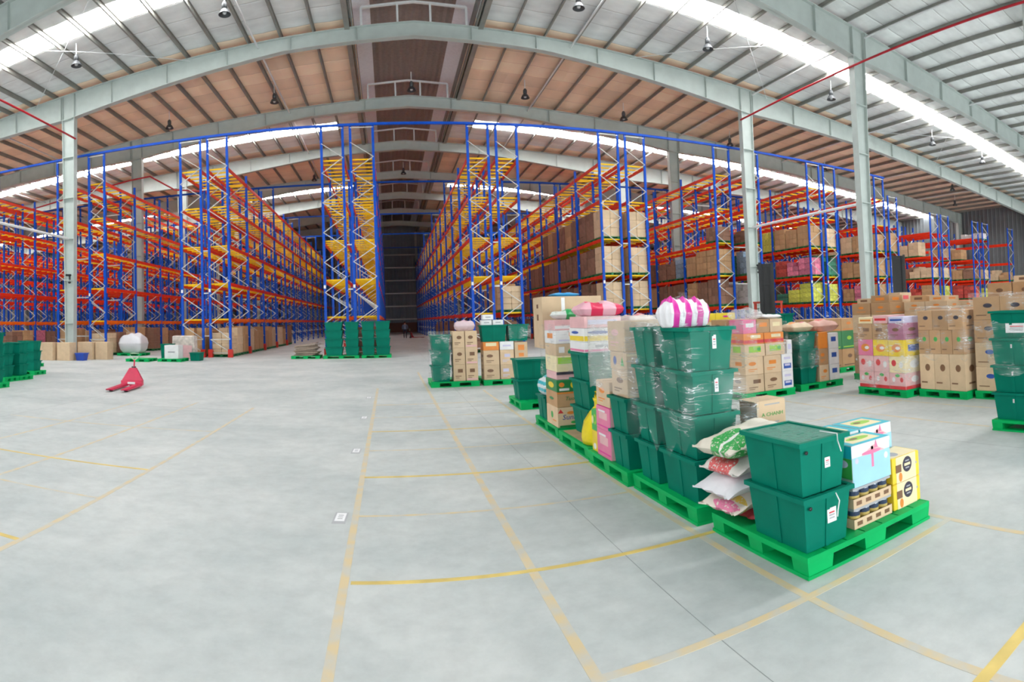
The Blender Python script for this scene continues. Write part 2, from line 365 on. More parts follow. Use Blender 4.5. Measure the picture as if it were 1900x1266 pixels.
# ridge vent: raised corrugated cap with a pale strip on either side
b = MB(); zc = roofz(RIDGE)
for s in (-1, 1):
    prev = None
    for k in range(13):
        x = RIDGE + s * 2.0 * k / 12; z = zc + 1.25 - .08 * abs(x - RIDGE) + (.05 if k % 2 else 0)
        if prev: b.hexa([(prev[0], Y_BACK, prev[1]), (x, Y_BACK, z), (x, Y_END, z), (prev[0], Y_END, prev[1])] + [(prev[0], Y_BACK, prev[1] + .03), (x, Y_BACK, z + .03), (x, Y_END, z + .03), (prev[0], Y_END, prev[1] + .03)])
        prev = (x, z)
ob('vent_cap', b.mesh('vent_cap', M_SHEET), ceiling)
for s in (-1, 1):
    b = MB(); x0 = RIDGE + s * 2.0; x1 = RIDGE + s * (MON + .05)
    b.hexa([(x0, Y_BACK, zc + 1.1), (x1, Y_BACK, zc + .75), (x1, Y_END, zc + .75), (x0, Y_END, zc + 1.1)] + [(x0, Y_BACK, zc + 1.13), (x1, Y_BACK, zc + .78), (x1, Y_END, zc + .78), (x0, Y_END, zc + 1.13)])
    ob('vent_side_strip', b.mesh('vent_side_strip', M_STRIP), ceiling)
    b = MB(); b.box(min(x1, x1 + s * .04), max(x1, x1 + s * .04), Y_BACK, Y_END, roofz(x1) - .28, zc + .8)
    ob('vent_kerb', b.mesh('vent_kerb', M_PURLIN), ceiling)

# portal frames
def depth(a):
    P = [(0, .78), (6, .75), (17.4, 1.55), (20, 1.4), (27, 1.1), (36, 1.1), (56, 1.35)]
    for (x0, d0), (x1, d1) in zip(P, P[1:]):
        if a <= x1: return d0 + (d1 - d0) * (a - x0) / (x1 - x0)
    return 1.35
COLX = (-15.85, 18.95)
ch_l, ch_r = X_L + .45, X_R - .45
bf = MB(); XS = [X_L + .2] + [RIDGE - a for a in (44, 36, 27, 20, 17.4, 12, 6, 0)] + [RIDGE + a for a in (6, 12, 17.4, 20, 27, 36, 44)] + [X_R - .2]
for x0, x1 in zip(XS, XS[1:]):
    t0, t1 = roofz(x0) - .26, roofz(x1) - .26; d0, d1 = depth(abs(x0 - RIDGE)), depth(abs(x1 - RIDGE))
    for y0, y1, za, zb, zc_, zd in ((-.015, .015, t0 - d0, t0, t1 - d1, t1), (-.17, .17, t0 - .03, t0, t1 - .03, t1), (-.17, .17, t0 - d0, t0 - d0 + .03, t1 - d1, t1 - d1 + .03)):
        bf.hexa([(x0, y0, za), (x1, y0, zc_), (x1, y1, zc_), (x0, y1, za), (x0, y0, zb), (x1, y0, zd), (x1, y1, zd), (x0, y1, zb)])
me_rafter = bf.mesh('rafter', M_STEEL)
stiff = []
for a in [2.6 + 3.05 * k for k in range(17)]:
    for s in (-1, 1):
        x = RIDGE + s * a
        if X_L + .5 < x < X_R - .5:
            t = roofz(x) - .27; d = depth(a) - .03; stiff.append((x, t, d))
bc = {}
for cx in COLX:
    b = MB(); zt = roofz(cx) - .26 - 1.2; sg = 1
    w0, w1 = .46, .74
    for y0, y1, f in ((-.012, .012, 1), ):
        b.taper(w0, .024, w1, .024, 0, zt)
    for s in (-1, 1):
        b.hexa([(s * w0 / 2 - .015, -.17, 0), (s * w0 / 2 + .015, -.17, 0), (s * w0 / 2 + .015, .17, 0), (s * w0 / 2 - .015, .17, 0),
                (s * w1 / 2 - .015, -.17, zt), (s * w1 / 2 + .015, -.17, zt), (s * w1 / 2 + .015, .17, zt), (s * w1 / 2 - .015, .17, zt)])
    bc[cx] = (b.mesh('column', M_STEEL), zt, w0, w1)
b = MB(); b.box(-.35, .35, -.02, .02, 0, 13.2); b.box(-.37, -.33, -.17, .17, 0, 13.2); b.box(.33, .37, -.17, .17, 0, 13.2); me_wallcol = b.mesh('wall_column', M_STEEL)
bj = MB(); zr = roofz(RIDGE) - .26
for s in (-1, 1):
    bj.bar((s * 2.4, 0, zr - .2), (s * 2.4, 0, zr + .85), .1, .1); bj.bar((s * 2.4, 0, zr + .85), (0, 0, zr + 1.1), .12, .1); bj.bar((s * .75, 0, zr), (s * .75, 0, zr + 1.05), .09, .09)
me_jack = bj.mesh('vent_jack_frame', M_WHITE)
FN = {16.9: 'nearest roof frame, its right column beside the brown cartons', 25.35: 'roof frame just before the rack fronts'}
for k, y in enumerate(FRAMES):
    nm = 'pale green steel portal frame, ' + (ORD[k - 3] + ' from the camera' if k > 2 else ORD[2 - k] + ' behind the camera')
    fr = struct('portal_frame', None, nm, None, (0, y, 0))
    ob('rafter', me_rafter, fr)
    for x, t, d in stiff:
        ob('stiffener', boxmesh('stiffener', -.008, .008, -.165, .165, round(-d, 2), 0, M_STEEL), fr, (x, 0, t))
    for cx in COLX:
        me, zt, w0, w1 = bc[cx]; c = ob('column', me, fr, (cx, 0, 0))
        for z in (2.0, 4.6, 7.1, 9.6, 12.1):
            w = w0 + (w1 - w0) * z / zt
            ob('joint_plate', boxmesh('joint_plate', -w / 2 - .022, w / 2 + .022, -.178, .178, -.02, .02, M_STEEL), c, (0, 0, z))
        ob('base_plate', boxmesh('base_plate', -.32, .32, -.25, .25, 0, .03, M_DKGREY), c)
        for sx in (-1, 1): ob('cap_plate', boxmesh('cap_plate', -.012, .012, -.165, .165, -1.5, 0, M_STEEL), c, (sx * w1 / 2, 0, zt + 1.18))
    for cx in (ch_l, ch_r): ob('wall_column', me_wallcol, fr, (cx, 0, 0))
    ob('vent_jack', me_jack, fr, (RIDGE, 0, 0))
# flange braces: pale short struts from purlin to frame, and pale strut tubes between frames
for x in (-29, -21.6, -5.65, 8.9, 19.4, 28.5, 37.4, 45):
    for y0, y1 in zip(FRAMES[2:7], FRAMES[3:8]):
        b = MB(); b.tube([(x, y0 + .02, roofz(x) - .52), (x, y1 - .02, roofz(x) - .52)], .05, 6); ob('strut_tube', b.mesh('strut_tube', M_WHITE), ceiling)
for cx in COLX:
    for y0, y1 in zip(FRAMES[1:6], FRAMES[2:7]):
        if abs(y0 - 16.9) > .1: continue
        b = MB(); b.tube([(cx, y0 + .2, 7.1), (cx, y1 - .2, 7.1)], .075, 8)
        ob('column_strut', b.mesh('column_strut', M_WHITE), ceiling)
for xa, xb in ((12, 20.5), (20.5, 12), (28, 37), (37, 28), (-9, -18), (-18, -9)):
    b = MB(); b.tube([(xa, 17.0, roofz(xa) - .4), (xb, 25.3, roofz(xb) - .4)], .016, 5); ob('brace_rod', b.mesh('brace_rod', M_WHITE), ceiling)
# red sprinkler pipes (kept with the room)
def pipe(pts, r, label, m=M_PIPE):
    b = MB(); b.tube(pts, r, 8); o = ob('sprinkler_pipe', b.mesh('sprinkler_pipe', m), None, label=label, cat='pipe'); return o
pipe([(18.5, -8, 14.1), (18.5, 25.2, 13.9)], .055, 'long red sprinkler pipe along the right row of columns')
pipe([(-15.4, -8, 13.3), (-15.4, 25.2, 13.15)], .055, 'long red sprinkler pipe along the left row of columns')
pipe([(-26, 33, 11.2), (-16, 33, 12.7), (-14.6, 33, 12.8), (-12.9, 33, 11.6), (-8, 33.6, 10.9)], .06, 'bent red sprinkler pipe above the left racks')
# ================================================================== pallet racks
YF, BAY, NB = 26.45, 3.75, 14
LEV = [2.15, 4.15, 6.27, 8.5, 10.67]
RUNS = [  # x0, x1, height class, name
    (-24.3, -23.2, 0, 'eighth left'), (-22.7, -21.6, 0, 'seventh left'), (-17.42, -16.3, 0, 'sixth left'), (-15.38, -14.34, 0, 'fifth left'),
    (-10.08, -8.92, 0, 'fourth left'), (-8.64, -7.54, 0, 'third left'), (-3.0, -1.88, 0, 'second left'), (-1.62, -.45, 0, 'first left'),
    (3.91, 5.0, 0, 'first right'), (5.29, 6.4, 0, 'second right'), (10.53, 11.68, 0, 'third right'), (12.0, 13.17, 0, 'fourth right'),
    (17.37, 18.5, 0, 'fifth right'), (19.45, 20.55, 0, 'sixth right'), (24.35, 25.5, 0, 'seventh right'), (25.8, 26.92, 0, 'eighth right'),
    (30.82, 31.9, 0, 'ninth right'), (32.3, 33.4, 2, 'tenth right'), (37.57, 38.7, 1, 'eleventh right'), (39.1, 40.3, 1, 'twelfth right'),
    (44.1, 45.2, 1, 'thirteenth right'), (45.9, 47.0, 1, 'fourteenth right'), (51.0, 52.1, 1, 'fifteenth right'),
    (-29.8, -28.7, 0, 'ninth left'), (-31.3, -30.2, 0, 'tenth left'), (-36.8, -35.7, 0, 'eleventh left'), (-38.3, -37.2, 0, 'twelfth left')]
def rack_bracing(b, x0, x1, y, top, mi=0):
    a, c = x0 + .05, x1 - .05
    b.bar((a, y, 1.0), (c, y, 1.0), .035, .045, mi); b.bar((a, y, .25), (c, y, .25), .035, .045, mi)
    pts = [(a, 1.0), (c, 1.83)]; z = 1.83; right = True
    out = [((a, 1.0), (c, .28))]
    zl = 2.64
    seq = [(c, 1.02), (a, 1.83 + .0)]
    z = 1.02; left = False; p = (c, 1.02)
    while z + .81 < top - .15:
        q = (a if not left else c, z + .81); out.append((p, q)); p = q; z += .81; left = not left
    for (xa, za), (xb, zb) in out: b.bar((xa, y, za), (xb, y, zb), .032, .042, mi, up=(0, 1, 0))
    b.bar((a, y, top - .1), (c, y, top - .1), .035, .045, mi)
    return out
RACK = {}
GUARD = MB(); GUARD.box(-.11, .11, -.09, .02, 0, .45); GUARD.box(-.11, -.07, -.09, .12, 0, .4); GUARD.box(.07, .11, -.09, .12, 0, .4); ME_GUARD = GUARD.mesh('foot_guard', mat('red_guard_paint', (.62, .03, .02), .45))
def beam_mesh(m):
    b = MB(); b.box(-.025, .025, .07, BAY - .05, -.19, 0); b.box(-.035, .035, .078, .11, -.23, .05); b.box(-.035, .035, BAY - .09, BAY - .05, -.2, .05)
    return b.mesh('beam', m)
ME_BEAMS = [beam_mesh(M_RED), beam_mesh(M_ORANGE)]
def post_mesh(h):
    b = MB(); b.box(-.06, .06, -.012, .012, 0, h); b.box(-.06, -.045, .012, .075, 0, h); b.box(.045, .06, .012, .075, 0, h); b.box(-.08, .08, -.06, .1, 0, .012)
    return b.mesh('post', M_BLUE)
ME_POST = {h: post_mesh(h) for h in (12.45, 11.23, 10.3, 9.6, 11.1)}
for ri, (x0, x1, hc, nm) in enumerate(RUNS):
    o, side = nm.split()
    r = thing('pallet_rack', 'blue pallet rack run with red beams, %s %s of the central aisle' % (o, side), 'rack', (0, 0, 0))
    RACK[nm] = r
    levs = LEV if hc == 0 else (LEV[:4] if hc == 1 else LEV[:4])
    tall, short = {0: (12.45, 11.23), 1: (10.3, 9.6), 2: (11.1, 11.1)}[hc]
    w = x1 - x0
    near = 6 if ri < 23 else 2
    stuff = MB(); sb = MB(); sp = MB(); sbr = MB()
    for k in range(NB + 1):
        y = YF + k * BAY; h = tall if k % 3 == 0 else short
        for x in (x0 + .05, x1 - .05):
            if k <= near:
                p = ob('post', ME_POST[h], r, (x, y, 0))
                if k < 5: ob('foot_guard', ME_GUARD, p, (0, 0, 0))
            else: sp.box(x - .06, x + .06, y - .012, y + .06, 0, h)
        if k == 0:
            t = MB(); segs = rack_bracing(t, x0, x1, y, h)
            for (xa, za), (xb, zb) in segs:
                q = MB(); q.bar((xa, 0, za), (xb, 0, zb), .034, .045, 0, up=(0, 1, 0)); ob('brace', q.mesh('brace', M_GALV), r, (0, y, 0))
            for z in (.25, 1.0, h - .1): ob('brace', boxmesh('brace', x0 + .05, x1 - .05, -.02, .02, -.02, .02, M_GALV), r, (0, y, z))
        elif k <= 2:
            t = MB()
            for (xa, za), (xb, zb) in rack_bracing(t, x0, x1, y, h):
                kk = ('brace', round(xa, 3), round(za, 3), round(xb, 3), round(zb, 3))
                if kk not in BOXES:
                    q = MB(); q.bar((xa, 0, za), (xb, 0, zb), .034, .045, 0, up=(0, 1, 0)); BOXES[kk] = q.mesh('brace', M_GALV)
                ob('brace', BOXES[kk], r, (0, y, 0))
        else: rack_bracing(sbr, x0, x1, y, h)
    nbar = 6
    for k in range(NB):
        y = YF + k * BAY
        for li, z in enumerate(levs):
            for x in (x0 + .025, x1 - .025):
                mi = 1 if (li == 0 and (side == 'left')) else 0
                if k < near: ob('beam', ME_BEAMS[mi], r, (x, y, z))
                else: sb.box(x - .025, x + .025, y + .05, y + BAY - .05, z - .19, z)
            if hc == 0 and (li > 0 or k % 2 == 0):
                for j in range(nbar):
                    yy = y + .16 + (BAY - .32) * j / (nbar - 1)
                    if k < 3: ob('support_bar', boxmesh('support_bar', x0 + .05, x1 - .05, -.03, .03, -.07, .004, M_YELLOW), r, (0, yy, z))
                    else: stuff.box(x0 + .05, x1 - .05, yy - .03, yy + .03, z - .07, z + .004)
    for nm2, mb, m in (('far_support_bars', stuff, M_YELLOW), ('far_beams', sb, M_RED), ('far_posts', sp, M_BLUE), ('far_bracing', sbr, M_GALV)):
        if mb.v: ob(nm2, mb.mesh(nm2, m), r, kind='stuff')
# row spacers between back-to-back runs
for a, c in ((4, 5), (6, 7), (8, 9), (10, 11), (14, 15), (2, 3), (12, 13)):
    xa, xb = RUNS[a][1], RUNS[c][0]
    for k in (0, 1, 2):
        for z in (1.2, 3.6, 6.0, 9.5): ob('row_spacer', boxmesh('row_spacer', 0, xb - xa - .044, -.03, .03, -.03, .03, M_GALV), RACK[RUNS[a][3]], (xa + .022, YF + k * BAY + .04, z))
# blue tie beams across the rack tops
for n, k in enumerate((0, 3, 6, 9, 12)):
    y = YF + k * BAY; b = MB(); b.box(-38.4, 32.0, y - .05, y + .05, 12.45, 12.58)
    ob('tie_beam', b.mesh('tie_beam', M_BLUE), None, label='blue tie beam across the rack tops, %s from the front' % ORD[n], cat='beam')
# small white rack signs on the front posts
for x0, x1, hc, nm in RUNS[3:17]:
    ob('rack_sign', boxmesh('rack_sign', -.05, .05, -.012, 0, -.09, .09, M_PAPER), RACK[nm], (x0 + .05, YF - .015, 3.75))

# ------------------------------------------------------------------ loads stored in the racks
b = MB(); b.box(-.5, .5, -.54, .54, .11, .145)
for y in (-.5, 0, .5): b.box(-.5, .5, y - .05, y + .05, 0, .025); b.box(-.5, -.38, y - .06, y + .06, .025, .11); b.box(-.06, .06, y - .06, y + .06, .025, .11); b.box(.38, .5, y - .06, y + .06, .025, .11)
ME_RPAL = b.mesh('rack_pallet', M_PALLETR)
LOADKINDS = {
    'brown': ('brown carton', M_CARD), 'dark': ('dark shaded brown carton', M_CARDD), 'pale': ('pale tan carton', M_CARDL), 'pink': ('pink pack', mat('pink_pack', (.70, .20, .30), .5, jitter=.3, var=.3)),
    'yellow': ('yellow green pack', mat('yellow_green_pack', (.62, .62, .10), .5, jitter=.2, var=.3)), 'blue': ('blue grey pack', mat('blue_grey_pack', (.26, .36, .46), .5, jitter=.3, var=.3)),
    'white': ('white pack', mat('white_pack', (.74, .70, .68), .5, jitter=.1, var=.2)), 'green': ('dark green pack', mat('green_pack', (.05, .20, .12), .5, jitter=.3, var=.3)), 'red': ('red pack', mat('red_pack', (.55, .08, .06), .5, jitter=.3, var=.3))}
NLOAD = 0
def load(run, bayslot, li, kind, h=1.45, detail=True, face=0):
    """one pallet of goods: slot 0.. counts pallets from the front, li -1 = on the floor"""
    global NLOAD
    x0, x1, hc, nm = next(r for r in RUNS if r[3] == run)
    k, s = divmod(bayslot, 3)
    y = YF + k * BAY + .1 + 1.183 * (s + .5) + .0; z = .012 if li < 0 else LEV[li] + .007
    cx = (x0 + x1) / 2; o, side = nm.split()
    lab, m = LOADKINDS[kind]
    lv = 'floor level' if li < 0 else ORD[li] + ' beam level'
    t = thing('pallet_load', '%s load, %s from front, %s, %s rack %s of centre' % (lab, ORD[bayslot], lv, o, side), 'pallet load', (cx, y, z), 0, 'pallet loads stored in the racks')
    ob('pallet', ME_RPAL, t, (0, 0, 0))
    NLOAD += 1
    rnd = random.Random(NLOAD * 13 + 5)
    nx, ny = 2, rnd.choice((2, 3)) if detail else 2
    nz = rnd.choice((3, 4)) if detail else 3
    W, D = 1.0, 1.06; cw, cd, chh = W / nx, D / ny, h / nz
    if detail:
        me = bevelbox('carton', round(cw - .012, 3), round(cd - .012, 3), round(chh - .006, 3), .012, m)
        for ix in range(nx):
            for iy in range(ny):
                for iz in range(nz):
                    if iz == nz - 1 and rnd.random() < .08: continue
                    ob('carton', me, t, (-W / 2 + (ix + .5) * cw + rnd.uniform(-.008, .008), -D / 2 + (iy + .5) * cd + rnd.uniform(-.008, .008), .146 + iz * chh), (0, 0, rnd.uniform(-.012, .012)))
    else:
        b = MB()
        for ix in range(nx):
            for iy in range(ny):
                for iz in range(nz):
                    X = -W / 2 + ix * cw; Y = -D / 2 + iy * cd; Z = .146 + iz * chh
                    b.box(X + .012, X + cw - .012, Y + .012, Y + cd - .012, Z, Z + chh - .012)
        ob('carton_layers', b.mesh('carton_layers', m), t)
def fill(run, li, slots, kinds, h=(1.25, 1.6), skip=0., detail_to=5):
    rnd = random.Random(hash((run, li)) % 1000 if False else len(run) * 31 + li * 7 + len(slots))
    for s in slots:
        if rnd.random() < skip: continue
        load(run, s, li, kinds if isinstance(kinds, str) else rnd.choice(kinds), rnd.uniform(*h), s < detail_to)
B = ['brown', 'brown', 'dark']
for li in (0, 1, 2): load('third right', 0, li, 'pale', 1.55 if li else 1.45)  # same cartons: light and shade put into pale wrapped fronts and dark aisle loads
fill('third right', 2, range(1, 9), ['dark', 'dark', 'brown'], (1.6, 1.7), 0, 6)
fill('third right', 1, range(1, 13), 'dark', (1.5, 1.62), 0, 6)
fill('third right', 0, range(1, 14), 'dark', (1.4, 1.55), 0, 6)
fill('third right', -1, range(0, 14), ['dark'], (1.3, 1.6), .1, 2)
for li in (0, 1, 2): load('fourth right', 0, li, 'pale', 1.5)
fill('fourth right', 0, range(1, 6), B, skip=.2, detail_to=0); fill('fourth right', 1, range(1, 6), B, skip=.2, detail_to=0)
load('second right', 0, 0, 'pale', 1.3)
fill('second right', -1, range(0, 8), ['dark', 'brown'], skip=.1, detail_to=2); fill('first right', -1, range(0, 18), ['dark'], skip=.15, detail_to=2)
fill('second right', 0, range(1, 5), 'brown', skip=.3, detail_to=0)
fill('fifth right', 0, range(0, 15), ['brown', 'dark', 'dark'], (1.4, 1.65), .05, 6)
fill('fifth right', 1, range(0, 14), ['dark', 'dark', 'brown', 'blue'], (1.2, 1.6), .2, 6)
load('fifth right', 0, 2, 'dark', .9)
fill('sixth right', 0, range(0, 4), ['white', 'dark', 'brown'], detail_to=2); fill('sixth right', 1, range(0, 4), ['blue', 'green', 'brown'], detail_to=2); fill('sixth right', 2, range(0, 3), ['dark', 'blue'], (.7, 1.1), detail_to=2)
def row(run, li, kinds, h, detail_to=5):
    for s, kd in enumerate(kinds):
        if kd: load(run, s, li, kd, h[s % len(h)], s < detail_to)
row('seventh right', 2, ['brown', 'brown', 'brown', 'yellow', 'brown', 'dark', 'brown', 'brown', 'dark'], (1.5, 1.35, 1.55))
row('seventh right', 1, ['pink', 'pink', 'red', 'blue', 'white', 'dark', 'brown', 'dark', 'brown'], (1.25, 1.05, 1.2))
row('seventh right', 0, ['yellow', 'yellow', 'green', 'dark', 'dark', 'brown', 'dark', 'brown', 'dark'], (1.35, .95, .7))
fill('eighth right', 2, range(0, 2), 'pale', detail_to=1); fill('eighth right', 1, range(0, 2), ['green', 'pink'], detail_to=2); fill('eighth right', 0, range(0, 2), ['yellow', 'pink'], detail_to=2)
fill('ninth right', 2, range(0, 6), ['brown', 'brown', 'pale'], (1.1, 1.4), .05, 4); fill('ninth right', 1, range(0, 6), ['brown', 'white', 'brown'], (1.1, 1.5), .05, 4); fill('ninth right', 0, range(0, 6), ['pink', 'brown', 'dark'], (1.0, 1.4), .05, 4)
fill('tenth right', 2, range(0, 2), 'brown', detail_to=2); fill('tenth right', 1, range(0, 2), ['pale'], detail_to=2); fill('tenth right', 0, range(0, 2), ['white'], detail_to=2)
for rn in ('eleventh right', 'thirteenth right'):
    fill(rn, 0, range(0, 6), ['brown', 'red', 'white', 'pink', 'dark'], (.9, 1.4), .1, 4); fill(rn, 1, range(0, 6), ['brown', 'dark', 'pale'], (.9, 1.3), .1, 4); fill(rn, 2, range(0, 5), ['brown', 'pale'], (1.0, 1.3), .35, 3)
for rn in ('twelfth right', 'fourteenth right', 'fifteenth right'):
    fill(rn, 0, range(0, 3), ['white', 'red', 'brown', 'yellow'], (.9, 1.3), 0, 2); fill(rn, 1, range(0, 3), ['brown', 'pale'], (.9, 1.3), .1, 2)
fill('fourteenth right', 3, range(0, 2), ['white'], (.5, .6), 0, 2)
for rn, n in (('fifth left', 9), ('third left', 14), ('first left', 10), ('sixth left', 4), ('fourth left', 3)):
    fill(rn, -1, range(0, n), ['brown', 'dark', 'brown', 'pale'] if rn != 'first left' else ['dark'], (1.2, 1.6), .12, 3)
fill('seventh left', -1, range(1, 8), ['brown', 'pink', 'dark', 'brown'], (1.2, 1.6), .1, 3)
# ================================================================== pallets, totes, cartons, sacks
def pallet_meshes(lx, ly):
    k = ('pallet', lx, ly)
    if k in BOXES: return BOXES[k]
    hx, hy = lx / 2, ly / 2; parts = []
    nb = 7; w = lx / nb
    dm = boxmesh('deck_board', -w / 2 + .006, w / 2 - .006, -hy + .014, hy - .014, .128, .148, M_PALLET)
    parts += [('deck_board', dm, (-hx + (i + .5) * w, 0, 0)) for i in range(nb)]
    b = MB(); b.box(-hx + .014, hx - .014, -.05, .05, .112, .128); st = b.mesh('stringer', M_PALLET)
    parts += [('stringer', st, (0, y, 0)) for y in (-hy + .07, 0, hy - .07)]
    bl = MB(); bl.taper(.19, .135, .21, .145, .024, .112); blm = bl.mesh('block', M_PALLET)
    parts += [('block', blm, (x, y, 0)) for x in (-hx + .105, 0, hx - .105) for y in (-hy + .073, 0, hy - .073)]
    b = MB(); b.box(-hx, hx, -.06, .06, 0, .024); rn = b.mesh('runner', M_PALLET)
    parts += [('runner', rn, (0, y, 0)) for y in (-hy + .06, 0, hy - .06)]
    rs = boxmesh('cross_runner', -.06, .06, 0, hy - .18, 0, .024, M_PALLET)
    parts += [('cross_runner', rs, (x, y, 0)) for x in (-hx + .06, hx - .06) for y in (-hy + .12, .06)]
    for s in (-1, 1):
        parts.append(('deck_rim', boxmesh('deck_rim', -.014, 0, -hy, hy, .112, .15, M_PALLET), (s * hx + (.014 if s < 0 else 0), 0, 0)))
        parts.append(('deck_rim', boxmesh('deck_rim', -hx + .014, hx - .014, -.014, 0, .112, .15, M_PALLET), (0, s * hy + (.014 if s < 0 else 0), 0)))
    BOXES[k] = parts
    return parts
def pallet(x0, x1, y0, y1, label, rz=0, z=0):
    lx, ly = round(x1 - x0, 2), round(y1 - y0, 2)
    t = thing('plastic_pallet', label, 'pallet', ((x0 + x1) / 2, (y0 + y1) / 2, z), rz, 'green plastic pallets on the floor')
    for n, me, l in pallet_meshes(lx, ly): ob(n, me, t, l)
    return t
ZP = .15
def tote_meshes(lx, ly, h):
    k = ('tote', lx, ly, h)
    if k in BOXES: return BOXES[k]
    bx, by = lx * .82, ly * .87
    b = MB(); b.taper(bx, by, lx - .02, ly - .02, 0, h - .035)
    body = b.mesh('body', M_TOTE)
    b = MB()
    for s in (-1, 1):
        for f in (.0,):
            b.hexa([(s * bx / 2 - .002 * s, by * f - .02, .0), (s * (bx / 2 + .006), by * f - .02, .0), (s * (bx / 2 + .006), by * f + .02, .0), (s * bx / 2 - .002 * s, by * f + .02, 0)] +
                   [(s * (lx / 2 - .012), ly * f - .02, h - .035), (s * (lx / 2 - .004), ly * f - .02, h - .035), (s * (lx / 2 - .004), ly * f + .02, h - .035), (s * (lx / 2 - .012), ly * f + .02, h - .035)])
            b.hexa([(bx * f - .015, s * (by / 2 - .002), 0), (bx * f + .015, s * (by / 2 - .002), 0), (bx * f + .015, s * (by / 2 + .006), 0), (bx * f - .015, s * (by / 2 + .006), 0)] +
                   [(lx * f - .015, s * (ly / 2 - .012), h - .035), (lx * f + .015, s * (ly / 2 - .012), h - .035), (lx * f + .015, s * (ly / 2 - .004), h - .035), (lx * f - .015, s * (ly / 2 - .004), h - .035)])
    ribs = b.mesh('rib', M_TOTE)
    b = MB(); hx, hy = lx / 2, ly / 2
    b.box(-hx - .014, hx + .014, -hy - .014, -hy + .014, h - .032, h); b.box(-hx - .014, hx + .014, hy - .014, hy + .014, h - .032, h)
    b.box(-hx - .014, -hx + .014, -hy + .014, hy - .014, h - .032, h); b.box(hx - .014, hx + .014, -hy + .014, hy - .014, h - .032, h)
    rim = b.mesh('rim', M_TOTE)
    b = MB()
    n = 8; w = (ly - .03) / n
    for i in range(n):
        y0 = -ly / 2 + .015 + i * w; e = .03 if i % 2 else -.03
        b.box(-lx / 2 + .015, e - .003, y0, y0 + w, h - .03, h - .008); b.box(e + .003, lx / 2 - .015, y0, y0 + w, h - .03, h - .010)
    lid = b.mesh('lid', M_TOTELID)
    b = MB(); b.lathe([(0, .0), (.013, 0), (.013, .004), (0, .004)], 10); hole = b.mesh('hinge_hole', M_BLACK)
    BOXES[k] = (body, ribs, rim, lid, hole); return BOXES[k]
def tote(x, y, z, label, rz=0., size=(.40, .56, .38), lid=True, tag=None, holes=False, group='green plastic totes'):
    t = thing('plastic_tote', label, 'tote', (x, y, z), rz, group)
    body, ribs, rim, ld, hole = tote_meshes(*size); h = size[2]
    ob('body', body, t); ob('rim', rim, t); ob('rib', ribs, t, kind='stuff')
    if lid: ob('lid', ld, t)
    if holes:
        ob('hinge_hole', hole, t, (-size[0] / 2 + .05, -size[1] / 2 + .002, h - .075), (math.pi / 2, 0, 0))
    if tag:     # ('y-' or 'x-', u, v, w, h)
        f, u, v, w, hh = tag
        sl = (1 - .88) * size[1] / 2 / size[2] if f == 'y-' else (1 - .84) * size[0] / 2 / size[2]
        off = (size[1] if f == 'y-' else size[0]) / 2 - .01 - (h - v) * sl + .012
        if f == 'y-': p = ob('paper_tag', boxmesh('paper_tag', -w / 2, w / 2, -.002, 0, -hh / 2, hh / 2, M_PAPER), t, (u, -off, v), (0, 0, 0))
        else: p = ob('paper_tag', boxmesh('paper_tag', -.002, 0, -w / 2, w / 2, -hh / 2, hh / 2, M_PAPER), t, (-off, u, v), (0, 0, 0))
        for i, q in enumerate((.18, 0, -.2)):
            if f == 'y-': ob('tag_print', boxmesh('tag_print', -w * .3, w * .3, -.003, -.002, -hh * .05, hh * .05, C_GREY if i else C_RED), p, (0, 0, hh * q))
            else: ob('tag_print', boxmesh('tag_print', -.003, -.002, -w * .3, w * .3, -hh * .05, hh * .05, C_GREY if i else C_RED), p, (0, 0, hh * q))
    return t
def cable_tie(x, y, z, pts, label):
    b = MB(); b.tube(pts, .004, 5); ob('cable_tie', b.mesh('cable_tie', C_WHITE), None, (x, y, z), label=label, cat='cable tie')

def decal(t, dims, face, u, v, w, h, m, shape='rect', name='print_panel', d=.0012, skew=0.):
    sx, sy, sz = dims; k = (face, round(w, 4), round(h, 4), m.name, shape, skew)
    if k not in BOXES:
        b = MB()
        P2 = [(-w / 2 - skew * h / 2, -h / 2), (w / 2 - skew * h / 2, -h / 2), (w / 2 + skew * h / 2, h / 2), (-w / 2 + skew * h / 2, h / 2)] if shape == 'rect' else \
             [(w / 2 * math.cos(a * math.pi / 8), h / 2 * math.sin(a * math.pi / 8)) for a in range(16)] if shape == 'oval' else [(-w / 2, -h / 2), (w / 2, -h / 2), (0, h / 2)]
        def tr(p, o): return (p[0], -o, p[1]) if face == 'y-' else (-o, -p[0], p[1]) if face == 'x-' else (p[0], p[1], o)
        n = len(P2); b.add([tr(p, 0) for p in P2] + [tr(p, d) for p in P2], [tuple(range(n, 2 * n))] + [(i, (i + 1) % n, n + (i + 1) % n, n + i) for i in range(n)])
        BOXES[k] = b.mesh(name, m)
    loc = {'y-': (u * sx, -sy / 2, v * sz), 'x-': (-sx / 2, -u * sy, v * sz), 'z+': (u * sx, v * sy, sz)}[face]
    return ob(name, BOXES[k], t, loc)
TXT = {}
